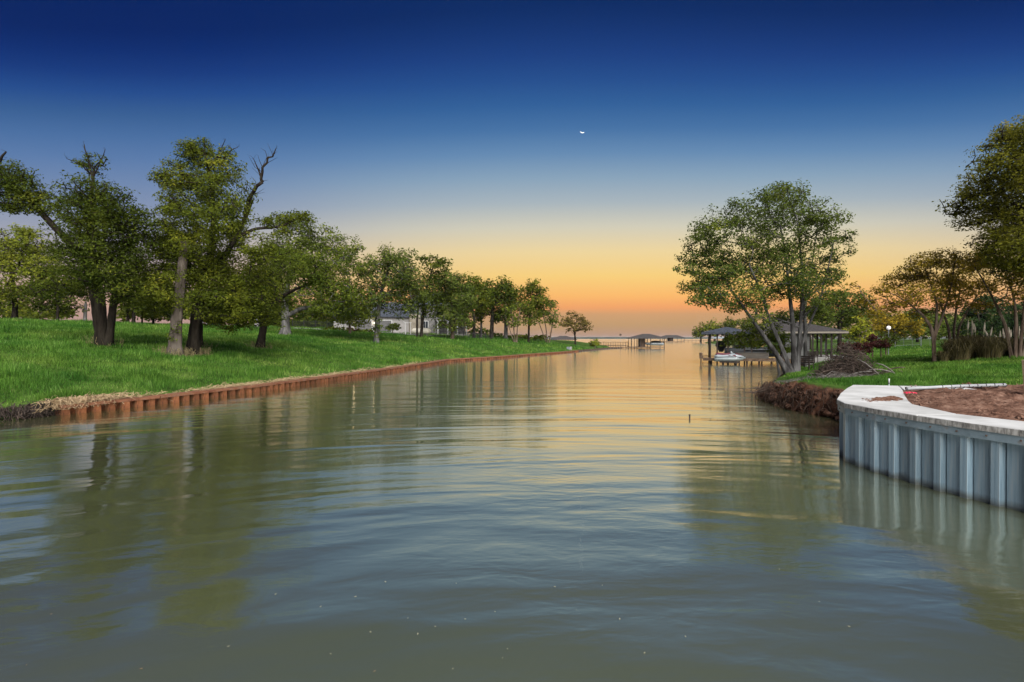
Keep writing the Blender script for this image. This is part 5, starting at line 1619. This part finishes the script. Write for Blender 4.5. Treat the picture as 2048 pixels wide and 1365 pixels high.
# roof on the lake side of the point, seen past the lone tree
c = P(1127, 684, 168); c[2] = 0
bh = thing('boathouse', 'brown low-roofed boathouse standing in the lake behind the lone tree', 'boathouse', c, R(4))
hip_roof(MB(), -4.2, 4.0, -3, 3, 2.1, 3.4, None, 0.14).build('roof', M_rshin, bh)
for x in (-3.7, -1.2, 1.2, 3.6):
    for y in (-2.7, 2.7):
        MB().tube([(x, y, -0.6), (x, y, 2.1)], 0.06, 6).build('post', M_post, bh)
MB().box(-3.6, -2.3, -1, 1, 0.5, 2.09).build('storage_closet', M_dwood, bh)
MB().box(-4, 4, -2.9, 2.9, 0.32, 0.45).build('deck', M_dock, bh)
# far pier and roof out in the lake
c = P(1346, 683, 330); c[2] = 0
bh = thing('boathouse', 'far dark boathouse on the open lake, right of the small left one', 'boathouse', c, R(3))
hip_roof(MB(), -8.5, 6.5, -4, 4, 2.9, 4.7, None, 0.2).build('roof', M_rshin, bh)
MB().box(-3.0, -0.6, -2, 2, 0.6, 2.89).build('storage_closet', M_dwood, bh)
for x in (-8, -5.5, 1.5, 4, 6):
    MB().tube([(x, -3.5, -0.6), (x, -3.5, 2.9)], 0.14, 6).build('post', M_post, bh)
MB().box(-8, 6, -3.8, 3.8, 0.4, 0.7).build('deck', M_dock, bh)
pr = thing('pier', 'thin dark pier on posts reaching from the right shore across the lake', 'pier', (c[0] + 7, c[1] + 2, 0))
MB().box(0, 24, -0.8, 0.8, 1.0, 1.2).build('deck', M_dock, pr)
for i in range(10):
    MB().tube([(1 + i * 2.5, 0, -0.5), (1 + i * 2.5, 0, 1.6)], 0.11, 5).build('piling', M_post, pr)
# wooded far point on the right
for i, (px, py, rx, ry, d, lab) in enumerate([(1402, 662, 15, 16, 292, 'leftmost round tree of the far right point, dark against the sunset'), (1430, 655, 19, 20, 300, 'second tree on the far right point, its top lit yellow'), (1462, 652, 22, 22, 300, 'third tree on the far right point, above the boathouse roof'),
                                             (1500, 650, 24, 24, 310, 'fourth tree on the far right point behind the leaning elm'), (1545, 652, 26, 22, 310, 'fifth tree on the far right point behind the leaning elm')]):
    tree('lakeside_tree', lab, (px, 681), d, [[(px, 682, 3.5), (px, 672, 3), (px + 1, py, 2)]],
         [(px - rx * .4, py + 3, rx * .65, ry * .6), (px + rx * .4, py + 2, rx * .6, ry * .6), (px, py - ry * .3, rx * .65, ry * .6), (px, py + ry * .5, rx * .9, ry * .45)], 'oak_yellow' if i == 1 else 'oak', M_bark_d, 100 + i, 'trees of the far right point', ground=lambda x, y: max(0.2, hr(x, y)), leafpx=2.8, lai=2.6)  # second tree: yellow light given by its leaf colour
c = P(1443, 684, 262); c[2] = 0
bh = thing('boathouse', 'pale flat-roofed boat dock far off below the trees of the right point', 'boathouse', c)
MB().loft([[(-6, -4, 2.5), (8, -4, 2.5), (8, 4, 2.5), (-6, 4, 2.5)], [(-6, -4, 2.7), (8, -4, 2.7), (8, 4, 2.7), (-6, 4, 2.7)], [(-2, -1, 3.5), (4, -1, 3.5), (4, 1, 3.5), (-2, 1, 3.5)]]).build('roof', M_hull, bh)
for x in (-5.5, -1, 3.5, 7.5):
    for y in (-3.5, 3.5):
        MB().tube([(x, y, -0.5), (x, y, 2.5)], 0.1, 5).build('post', M_post, bh)
MB().box(-6, 8, -3.8, -2, 0.4, 0.6).build('deck', M_dock, bh)

# ------------------------------------------------------------------ boathouse on the right
B0 = np.array([19.95, 51.75])
BR = R(-20)


def bl_(x, y, z=0.0):
    return (B0[0] + x * math.cos(BR) - y * math.sin(BR), B0[1] + x * math.sin(BR) + y * math.cos(BR), z)


bh = thing('boathouse', 'brown open boathouse with grey shingle hip roofs and plank deck on the right shore', 'boathouse', (B0[0], B0[1], 0), BR)
r1_ = hip_roof(MB(), -0.75, 4.2, 0.2, 8.0, 3.02, 3.78, 2.4, 0.16).build('roof', M_shing, bh)
r2_ = hip_roof(MB(), 2.6, 12.2, 0.5, 9.5, 3.06, 4.5, 4.3, 0.2).build('roof', M_rshin, bh)
roof_rows(r1_, -0.75, 4.2, 0.2, 3.19, 2.3, 0.56, 6, M_shing)
roof_rows(r2_, 2.6, 12.2, 0.5, 3.27, 4.2, 1.18, 9, M_rshin)
M_fascia = mat('beige_fascia', (0.204, 0.174, 0.138), (0.252, 0.222, 0.180), 2, 0.7)
MB().box(2.6, 12.2, 0.46, 0.498, 3.08, 3.25).build('fascia', M_fascia, bh)
for x, y in ((0.1, 0.6), (0.75, 0.6), (1.75, 0.6), (2.1, 6.5), (3.3, 0.75), (3.95, 0.75), (0.1, 7.6), (3.3, 7.6), (5.6, 7.6), (6.7, 0.75), (9.3, 0.8), (10.0, 0.75), (10.3, 4.0), (10.9, 0.9), (11.6, 6.5), (9.0, 9.2), (11.7, 9.2)):
    MB().box(x - 0.07, x + 0.07, y - 0.07, y + 0.07, -0.7, 3.03).build('post', M_post, bh)
for k in range(30):      # deck boards run away from the water's edge
    x = -0.6 + k * 0.34
    if x > 8.7:
        break
    if x < 2.9:
        MB().box(x, x + 0.325, 0.2, 1.6, 0.56, 0.605).build('deck_board', M_dock, bh)
        MB().box(x, x + 0.325, 6.6, 8.0, 0.56, 0.605).build('deck_board', M_dock, bh)
    else:
        MB().box(x, x + 0.325, 0.2, 2.2, 0.56, 0.605).build('deck_board', M_dock, bh)
MB().box(-0.62, 8.8, 0.13, 0.196, 0.34, 0.60).build('edge_beam', M_dock, bh)
MB().box(-0.62, -0.56, 0.2, 8.0, 0.34, 0.555).build('edge_beam', M_dock, bh)
for k in range(8):
    MB().tube([(0.2 + k * 1.1, 0.45, -0.7), (0.2 + k * 1.1, 0.45, 0.559)], 0.09, 8).build('piling', M_dwood, bh)
st_ = MB().box(7.0, 9.05, 0.95, 4.6, 0.606, 3.055).build('storage_room', M_siding, bh)
for k in range(12):
    MB().box(6.98, 9.07, 0.93, 0.948, 0.61 + k * 0.2, 0.795 + k * 0.2).build('siding_board', M_siding, st_)
MB().box(4.2, 6.98, 6.0, 6.15, 0.6, 1.5).build('back_rail', M_dwood, bh)
pt = [(8.85, -0.6), (13.0, -0.6), (13.0, 9), (8.85, 9)]
MB().loft([[(x, y, -0.3) for x, y in pt], [(x, y, 0.80) for x, y in pt]]).build('patio_slab', M_pave, bh)

# wooden storage bench on the deck
bx_ = thing('deck_box', 'long grey plank storage box on the boathouse deck behind the jet ski', 'storage box', bl_(4.0, 0.62, 0.606), BR)
M_gplank = mat('grey_plank', (0.060, 0.051, 0.042), (0.102, 0.090, 0.075), 3, 0.9, 0.003, 20, stretch=(0.4, 1, 3))
for k in range(3):
    MB().box(-1.45, 1.45, -0.24, -0.21, 0.02 + k * 0.165, 0.175 + k * 0.165).build('plank', M_gplank, bx_)
MB().box(-1.42, 1.42, -0.2, 0.24, 0.0, 0.5).build('body', M_gplank, bx_)
MB().box(-1.5, 1.5, -0.27, 0.28, 0.515, 0.56).build('lid', M_gplank, bx_)

# jet ski on its lift
js = thing('jet_ski', 'white and maroon jet ski lifted out of the water at the front of the deck', 'jet ski', bl_(1.85, -0.62, 0.30), BR)
M_jw = mat('jetski_white', (0.26, 0.30, 0.315), (0.32, 0.355, 0.365), 3, 0.3, spec=0.6)
M_jm = mat('maroon', (0.10, 0.018, 0.03), (0.14, 0.03, 0.045), 5, 0.5)
rings = []
for i in range(11):
    t_ = i / 10
    x = -1.4 + 2.85 * t_
    wv = 0.56 * (1 - max(0, (t_ - 0.5) / 0.5) ** 2.4) * (0.86 + 0.14 * min(1, t_ * 4)) + 0.015
    kz = 0.0 + 0.34 * max(0, (t_ - 0.55) / 0.45) ** 2
    gz2 = 0.42 + 0.04 * t_
    rings.append([(x, -wv, gz2), (x, -wv * 0.92, kz + 0.18), (x, -wv * 0.45, kz + 0.05), (x, 0, kz), (x, wv * 0.45, kz + 0.05), (x, wv * 0.92, kz + 0.18), (x, wv, gz2)])
MB().loft(rings).build('hull', M_jw, js, True)
MB().tube([(-1.38, -0.5, 0.445), (-0.6, -0.56, 0.45), (0.3, -0.55, 0.46), (0.95, -0.40, 0.465), (1.43, 0, 0.475), (0.95, 0.40, 0.465), (0.3, 0.55, 0.46), (-0.6, 0.56, 0.45), (-1.38, 0.5, 0.445)], 0.035, 6).build('bumper', M_black, js, True)
rings = []
for x, wv, zt in ((-1.38, 0.42, 0.62), (-1.1, 0.44, 0.70), (-0.6, 0.40, 0.66), (-0.1, 0.38, 0.70), (0.2, 0.40, 0.82), (0.55, 0.36, 0.80), (0.95, 0.26, 0.66), (1.3, 0.10, 0.53)):
    rings.append([(x, -wv - 0.08, 0.46), (x, -wv, (0.46 + zt) / 2 + 0.03), (x, -wv * 0.5, zt), (x, wv * 0.5, zt), (x, wv, (0.46 + zt) / 2 + 0.03), (x, wv + 0.08, 0.46)])
MB().loft(rings).build('deck_shell', M_jw, js, True)
rings = []
for x, wv, zt in ((-1.3, 0.10, 0.72), (-1.15, 0.17, 0.84), (-0.7, 0.18, 0.82), (-0.3, 0.16, 0.78), (0.05, 0.14, 0.86)):
    rings.append([(x, -wv, zt - 0.2), (x, -wv * 0.85, zt), (x, 0, zt + 0.03), (x, wv * 0.85, zt), (x, wv, zt - 0.2)])
MB().loft(rings).build('seat', M_jm, js, True)
rings = []
for x, wv, zt in ((0.5, 0.30, 0.845), (0.8, 0.24, 0.775), (1.1, 0.13, 0.66)):
    rings.append([(x, -wv, zt - 0.06), (x, -wv * 0.5, zt), (x, wv * 0.5, zt), (x, wv, zt - 0.06)])
MB().loft(rings).build('hood', M_jm, js, True)
MB().loft([[(-0.2, -0.385, 0.52), (0.6, -0.405, 0.52), (0.5, -0.40, 0.70), (-0.1, -0.39, 0.64)], [(-0.2, -0.40, 0.52), (0.6, -0.42, 0.52), (0.5, -0.415, 0.70), (-0.1, -0.405, 0.64)]]).build('side_panel', M_jm, js)
MB().tube([(0.18, 0, 0.82), (0.1, 0, 1.0)], 0.09, 8).build('steering_column', M_jw, js, True)
MB().tube([(0.02, -0.36, 1.02), (0.1, -0.15, 1.04), (0.1, 0.15, 1.04), (0.02, 0.36, 1.02)], 0.03, 6).build('handlebar', M_black, js, True)
MB().loft([[(0.2, -0.2, 0.86), (0.32, -0.14, 0.98), (0.32, 0.14, 0.98), (0.2, 0.2, 0.86)], [(0.24, -0.2, 0.86), (0.35, -0.14, 0.98), (0.35, 0.14, 0.98), (0.24, 0.2, 0.86)]]).build('windscreen', M_jw, js)
lf = thing('boat_lift', 'dark cradle of beams and pilings carrying the jet ski over the water', 'boat lift', bl_(1.85, -0.6, 0), BR)
MB().box(-0.9, 0.9, -0.42, -0.28, 0.20, 0.335).build('beam', M_post, lf)
MB().box(-0.9, 0.9, 0.28, 0.42, 0.20, 0.335).build('beam', M_post, lf)
for x in (-0.6, 0.6):
    MB().tube([(x, 0, -0.6), (x, 0, 0.14)], 0.07, 8).build('piling', M_post, lf)
    MB().box(x - 0.08, x + 0.08, -0.55, 0.6, 0.14, 0.199).build('cross_arm', M_post, lf)
# motor boat in the slip
bt = thing('motor_boat', 'white motor boat with black outboard cover in the slip of the right boathouse', 'boat', bl_(4.7, 4.0, 0.75), BR)
hull(6.2, 2.2, 0.85, bt, 'hull', M_hull, (0, 0, 0), 0, 0)
MB().box(-1.2, 1.4, -1.108, -1.09, 0.52, 0.66).build('stripe', M_black, bt)
rings = []
for z, r_ in ((0.4, 0.16), (0.75, 0.3), (1.05, 0.46), (1.35, 0.42), (1.55, 0.2)):
    rings.append([(-3.45 + r_ * 1.25 * math.cos(6.283 * j / 10), r_ * 0.8 * math.sin(6.283 * j / 10), z) for j in range(10)])
MB().loft(rings).build('outboard_motor', M_black, bt, True)
MB().loft([[(0.5, -0.8, 0.95), (1.0, -0.55, 1.35), (1.0, 0.55, 1.35), (0.5, 0.8, 0.95)], [(0.55, -0.8, 0.95), (1.04, -0.55, 1.35), (1.04, 0.55, 1.35), (0.55, 0.8, 0.95)]]).build('windscreen', M_glass, bt)
MB().box(-2.3, -1.5, -0.7, 0.7, 0.72, 1.15).build('seat', M_hull, bt)
# piling at the deck's end
ax = P(1404, 727, 52)
mp_ = thing('mooring_post', 'short stout wooden post standing in the water left of the deck', 'post', (ax[0] - 0.1, ax[1], 0))
MB().tube([(0, 0, -0.6), (0, 0, 0.55)], 0.06, 8).build('pole', M_post, mp_)
MB().tube([(0, 0, 0.552), (0, 0, 1.12), (0, 0, 1.16)], [0.15, 0.16, 0.12], 10).build('head', M_dock, mp_)
# picnic table under the roof
pt_ = thing('picnic_table', 'dark picnic table with two side benches on the pale boathouse patio', 'picnic table', bl_(10.2, 1.9, 0.80), BR)
for k in range(4):
    MB().box(-0.95, 0.95, -0.36 + k * 0.185, -0.19 + k * 0.185, 0.72, 0.76).build('top_board', M_post, pt_)
for s_ in (-1, 1):
    MB().box(-0.95, 0.95, s_ * 0.72 - 0.14, s_ * 0.72 + 0.14, 0.42, 0.46).build('seat', M_post, pt_)
    MB().tube([(s_ * 0.7, -0.72, 0), (s_ * 0.7, -0.25, 0.72)], 0.045, 4).build('leg', M_post, pt_)
    MB().tube([(s_ * 0.7, 0.72, 0), (s_ * 0.7, 0.25, 0.72)], 0.045, 4).build('leg', M_post, pt_)
    MB().box(s_ * 0.7 - 0.04, s_ * 0.7 + 0.04, -0.8, 0.8, 0.36, 0.419).build('crossbar', M_post, pt_)


def bench(name, label, cat, loc, rz, w_, m):
    t_ = thing(name, label, cat, loc, rz)
    for k in range(3):
        MB().box(-w_ / 2, w_ / 2, -0.42 + k * 0.15, -0.29 + k * 0.15, 0.42, 0.45).build('seat_slat', m, t_)
    for k in range(4):
        MB().box(-w_ / 2, w_ / 2, 0.06 + k * 0.02, 0.09 + k * 0.02, 0.50 + k * 0.125, 0.60 + k * 0.125).build('back_slat', m, t_)
    for s_ in (-1, 1):
        x = s_ * (w_ / 2 - 0.04)
        MB().box(x - 0.03, x + 0.03, -0.44, -0.38, -0.05, 0.62).build('leg', m, t_)
        MB().tube([(x, 0.08, -0.05), (x, 0.05, 0.42), (x, 0.17, 1.02)], 0.03, 4).build('leg', m, t_)
        MB().box(x - 0.03, x + 0.03, -0.44, 0.09, 0.622, 0.66).build('armrest', m, t_)
    return t_


ax = P(1608, 744, 34); zb = hr(ax[0], ax[1])
bench('bench', 'dark slatted garden bench right of the many-stemmed tree at the water', 'bench', (ax[0], ax[1], zb), R(-62), 1.3, M_post)
for k, (px, lab) in enumerate(((1622, 'dark slatted chair on the patio nearer the storage room'), (1631, 'dark slatted chair on the patio nearer the picnic table'))):
    ax = P(px, 718, 44.0 + k * 0.7); zb = hr(ax[0], ax[1])
    bench('patio_chair', lab, 'chair', (ax[0], ax[1], max(zb, 0.5)), R(150 + 60 * k), 0.55, M_post)['group'] = 'chairs by the boathouse patio'

# hedge, lamp, grasses
tree('hedge', 'clipped dark purple hedge behind the brush pile', (1708, 704), 44,
     [[(1690, 705, 2), (1690, 697, 2), (1690, 690, 1.5)], [(1708, 705, 2), (1708, 697, 2), (1708, 690, 1.5)], [(1726, 705, 2), (1726, 697, 2), (1726, 690, 1.5)]],
     [(x, y, 7, 5, 1, 0.0) for x in range(1683, 1742, 9) for y in (690, 697)] + [(x, 702, 7, 4, .8, 0.0) for x in range(1683, 1742, 9)], 'purple', M_bark_b, 110, ground=hr, cat='hedge', lai=2.4, leafpx=2.2)
ax = P(1777, 656, 50); zb = hr(ax[0], ax[1])
lp = thing('lamp_post', 'white globe lamp on a thin post above the round bush', 'lamp', (ax[0], ax[1], zb))
MB().tube([(0, 0, -0.1), (0, 0, ax[2] - zb - 0.2)], 0.04, 8).build('pole', M_grey, lp)
MB().tube([(0, 0, ax[2] - zb - 0.25), (0, 0, ax[2] - zb - 0.18)], 0.09, 10).build('collar', M_grey, lp)
MB().ball((0, 0, ax[2] - zb), 0.19, 14, 9).build('globe', M_globe, lp, True)
M_tall = leafmat('tall_grass_blade', (0.055, 0.05, 0.02), (0.16, 0.13, 0.06), (0.34, 0.27, 0.14), clump=1.2, trans=0.3, per_leaf=0.7)
M_plume = mat('plume', (0.45, 0.38, 0.28), (0.62, 0.54, 0.42), 8, 0.95)


def tall_grass(label, px, py, d, rad, h, n_, seed, plumes=0, green=False):
    rng = np.random.default_rng(seed)
    b0 = P(px, py, d); b0[2] = hr(b0[0], b0[1])
    t_ = thing('tall_grass', label, 'ornamental grass', b0, group='tall grasses along the right lawn')
    a = rng.uniform(0, 6.283, n_); r_ = rng.random(n_) ** 0.6 * rad
    x, y = np.cos(a) * r_ * 0.55, np.sin(a) * r_ * 0.55
    hh_ = h * rng.uniform(0.55, 1.05, n_); out = rng.uniform(0.1, 0.75, n_) * h * 0.8
    dx, dy = np.cos(a + rng.normal(size=n_) * 0.6), np.sin(a + rng.normal(size=n_) * 0.6)
    p0 = np.stack([x, y, np.full(n_, -0.02)], 1)
    p1 = np.stack([x + dx * out * 0.3, y + dy * out * 0.3, hh_ * 0.62], 1)
    p2 = np.stack([x + dx * out * 0.7, y + dy * out * 0.7, hh_ * 0.95], 1)
    p3 = np.stack([x + dx * out * 1.15, y + dy * out * 1.15, hh_ * rng.uniform(0.55, 1.0, n_)], 1)
    wv = np.stack([-dy, dx, np.zeros(n_)], 1) * 0.014
    V = np.stack([p0 - wv, p0 + wv, p1 + wv, p1 - wv, p2 - wv * .7, p2 + wv * .7, p3], 1).reshape(-1, 3)
    i = np.arange(n_)[:, None] * 7
    f = np.concatenate([i + np.array([[0, 1, 2, 3]]), i + np.array([[3, 2, 5, 4]]), i + np.array([[4, 5, 6, 4]])])
    q = f[:2 * n_]; tr_ = f[2 * n_:, :3]
    o_ = link('blades', np_mesh('blades', V, [q, tr_]), M_grass if green else M_tall, t_)
    o_['kind'] = 'stuff'
    for k in range(plumes):
        an = rng.uniform(0, 6.283); rr = rng.uniform(0.1, 0.6) * rad
        x, y = math.cos(an) * rr, math.sin(an) * rr
        hh2 = h * rng.uniform(1.15, 1.6)
        lx, ly = rng.normal() * 0.12, rng.normal() * 0.12
        b = MB().tube([(x, y, 0.3), (x + lx, y + ly, hh2 - 0.5)], 0.012, 4)
        b.tube([(x + lx, y + ly, hh2 - 0.5), (x + lx * 1.2, y + ly, hh2 - 0.25), (x + lx * 1.7, y + ly, hh2 + 0.1)], [0.03, 0.06, 0.01], 6)
        b.build('plume', M_plume, t_)
    return t_


tall_grass('pale green tuft at the foot of the lone crepe myrtle', 1886, 700, 30, 0.45, 0.7, 260, 1)
tall_grass('leftmost brown fountain grass clump beside the lone crepe myrtle', 1915, 700, 30.5, 1.0, 1.35, 1000, 2)
tall_grass('second brown fountain grass clump with pale plumes above it', 1945, 699, 32, 1.1, 1.5, 1100, 3, 6)
tall_grass('widest grey brown fountain grass clump in the middle of the row', 1975, 700, 30.5, 1.1, 1.35, 1100, 4)
tall_grass('fountain grass clump left of the crepe myrtle stems at the right edge', 2005, 699, 32, 1.0, 1.3, 1000, 5, 5)
tall_grass('rightmost fountain grass clump cut by the picture edge', 2040, 699, 31, 1.1, 1.2, 1100, 6, 5)
picket_fence('thin wire fence crossing the far end of the right lawn', P(1650, 0, 78), P(1860, 0, 70), hr, 1.2, 0.9, 3, mat_=M_grey)

# ------------------------------------------------------------------ small things on the near right
M_pvc = mat('grey_pvc', (0.270, 0.277, 0.285), (0.338, 0.345, 0.352), 3, 0.5)
p0, p1 = np.array([9.85, 12.75, 1.345]), np.array([13.05, 13.55, 1.37])
pv = thing('pipe', 'long grey plastic pipe wrapped with black cable lying along the soil edge', 'pipe', p0)
dv = p1 - p0
MB().tube([(0, 0, 0), tuple(dv / 2 + np.array([0, 0, 0.01])), tuple(dv)], 0.042, 10).build('body', M_pvc, pv, True)
for k in range(8):
    c_ = dv * (0.33 + k * 0.09)
    u_ = Vector(dv).normalized()
    pts = []
    for j in range(9):
        a = 6.283 * j / 8
        q_ = Vector(c_) + u_ * (0.14 * j / 8) + Vector((u_.y, -u_.x, 0)) * math.cos(a) * 0.05 + Vector((0, 0, 1)) * math.sin(a) * 0.05
        pts.append(q_)
    MB().tube(pts, 0.009, 5).build('cable_wrap', M_black, pv, True)
p0 = np.array([10.2, 13.25, 1.31])
pv = thing('timber_stake', 'short brown and white timber stake lying behind the wrapped pipe', 'stake', p0, R(10))
MB().box(0, 0.75, -0.03, 0.03, -0.03, 0.03).build('shaft', M_dock, pv)
MB().box(0.752, 1.15, -0.03, 0.03, -0.03, 0.03).build('painted_end', M_trim, pv)
rg = thing('rag', 'crumpled bright red rag on the soil beside the concrete cap', 'rag', (9.55, 12.28, 1.275))
M_red = mat('red_cloth', (0.45, 0.02, 0.05), (0.62, 0.05, 0.09), 9, 0.9)
rng = np.random.default_rng(9)
g = []
for i in range(9):
    for j in range(6):
        g.append((i * 0.032 - 0.13, j * 0.03 - 0.07, 0.012 + 0.035 * abs(math.sin(i * 1.3 + j * 0.9)) + rng.random() * 0.012 - 0.02 * (abs(i - 4) + abs(j - 2.5)) / 4))
fi = np.arange(54).reshape(9, 6)
f = np.stack([fi[:-1, :-1].ravel(), fi[1:, :-1].ravel(), fi[1:, 1:].ravel(), fi[:-1, 1:].ravel()], 1)
link('cloth', np_mesh('cloth', g, f, True), M_red, rg)
tag(rg, cat='rag')
M_pine = mat('fresh_pine', (0.46, 0.36, 0.22), (0.58, 0.48, 0.32), 4, 0.8, 0.002, 30, stretch=(1, 1, 6))
wp = thing('wooden_post', 'thick raw pine post leaning at the right picture edge', 'post', (12.12, 12.0, 1.2), R(4))
MB().loft([[(0, 0, -0.1), (0.3, 0, -0.1), (0.3, 0.09, -0.1), (0, 0.09, -0.1)], [(-0.085, 0, 0.89), (0.25, 0, 0.905), (0.25, 0.09, 0.905), (-0.085, 0.09, 0.89)]]).build('board', M_pine, wp)
ax = P(1778, 771, 15.1); zb = hr(ax[0], ax[1])
sk = thing('marker_stake', 'thin pale marker stake in the grass behind the concrete cap', 'stake', (ax[0], ax[1], zb))
M_sg = mat('pale_green_plastic', (0.30, 0.38, 0.33), (0.38, 0.45, 0.40), 5, 0.5)
MB().tube([(0, 0, -0.1), (0.005, 0, 0.2)], 0.014, 8).build('shaft', M_sg, sk, True)
MB().tube([(0.005, 0, 0.201), (0.005, 0, 0.36)], 0.019, 8).build('cap', M_trim, sk, True)
ax = P(1380, 838, 16.6)
pp_ = thing('pipe_stub', 'short dark pipe stub sticking out of the water left of the seawall', 'pipe', (ax[0], ax[1], 0))
MB().tube([(0, 0, -0.5), (-0.008, 0, 0.11)], 0.024, 10).build('pipe', M_post, pp_, True)
MB().tube([(-0.008, 0, 0.111), (-0.009, 0, 0.13)], 0.032, 10).build('collar', M_post, pp_, True)
# leaves and bits afloat near the camera
M_fl = mat('faded_leaf', (0.22, 0.21, 0.15), (0.32, 0.30, 0.22), 5, 0.9)
M_fl2 = mat('brown_leaf', (0.10, 0.07, 0.045), (0.2, 0.14, 0.09), 5, 0.9)
rng = np.random.default_rng(12)
lm = []
for k, m_ in enumerate((M_fl, M_fl, M_fl2)):
    b = MB()
    b.poly([(-0.03, 0, 0.004), (-0.01, -0.012, 0.007), (0.02, -0.010, 0.006), (0.035, 0.001, 0.009), (0.015, 0.011, 0.006), (-0.012, 0.012, 0.008)])
    b.poly([(-0.05, 0.002, 0.004), (-0.03, -0.002, 0.004), (-0.03, 0.002, 0.004)])
    me = b.mesh('floating_leaf'); me.materials.append(m_); lm.append(me)
fl = [(835, 1270), (815, 1238), (1015, 1300), (1005, 1318), (740, 1266), (930, 1240), (905, 1340), (870, 1255), (1110, 1175), (1205, 1172), (550, 1190), (770, 1165), (710, 1195), (1290, 1308), (912, 1168), (1372, 1275), (50, 1332), (748, 1345), (280, 1340), (640, 1215), (990, 1225), (1560, 1140), (1700, 1255), (455, 1295), (100, 1230), (1640, 1205), (1240, 1240), (660, 1310)]
for k, (px, py) in enumerate(fl):
    d = 2.6 * 1024 / (py - 677)
    x = (px - 1024) / 1024 * d
    brown = px in (50, 748, 280, 100)
    o_ = link('floating_leaf', lm[2] if brown else lm[k % 2], None, None, (x, d, 0.0), (0, 0, rng.uniform(0, 6.28)))
    s_ = rng.uniform(0.18, 0.45); o_.scale = (s_, s_, s_)
    tag(o_, 'small brown leaf adrift on the near water' if brown else 'tiny pale leaf adrift on the near water', 'leaf', 'leaves floating on the near water')

# ------------------------------------------------------------------ moon: thin crescent lying on its back
mc = P(1164, 265, 9000)
k = 18
b = MB()
r_ = 42.0
for sgn in (-1, 1):
    pass
fr_, bk_ = [], []
for j in range(k + 1):
    a = R(205 + 130 * j / k)
    t_ = math.sin(math.pi * j / k)
    for lst, yy in ((fr_, -3.0), (bk_, 3.0)):
        lst.append(((r_ * math.cos(a), yy, r_ * math.sin(a) + r_), ((r_ - 10 * t_ - 0.5) * math.cos(a), yy, (r_ - 10 * t_ - 0.5) * math.sin(a) + r_)))
for j in range(k):
    b.poly([fr_[j][0], fr_[j + 1][0], fr_[j + 1][1], fr_[j][1]])
    b.poly([bk_[j][0], bk_[j][1], bk_[j + 1][1], bk_[j + 1][0]])
    b.poly([fr_[j][0], bk_[j][0], bk_[j + 1][0], fr_[j + 1][0]])
    b.poly([fr_[j][1], fr_[j + 1][1], bk_[j + 1][1], bk_[j][1]])
mo = b.build('moon', emit('moonlight', (0.95, 0.95, 0.88), 0.15), None, loc=tuple(mc - np.array([0, 0, 20])), rot=(0, R(8), 0))
tag(mo, 'thin white crescent moon lying on its back in the blue sky', 'moon')

# ------------------------------------------------------------------ evening air
mh = bpy.data.materials.new('evening_air')
mh.use_nodes = True
t = mh.node_tree
t.nodes.clear()
pv_ = t.nodes.new('ShaderNodeVolumePrincipled')
pv_.inputs['Color'].default_value = (0.80, 0.84, 0.90, 1)
pv_.inputs['Density'].default_value = 0.00006
ov = t.nodes.new('ShaderNodeOutputMaterial')
t.links.new(pv_.outputs[0], ov.inputs['Volume'])
tag(MB().box(-9300, 9300, -90, 9300, -2.0, 19.0).build('haze', mh), 'thin evening haze over the lake', 'haze', kind='stuff')
C.volume_bounces = 0
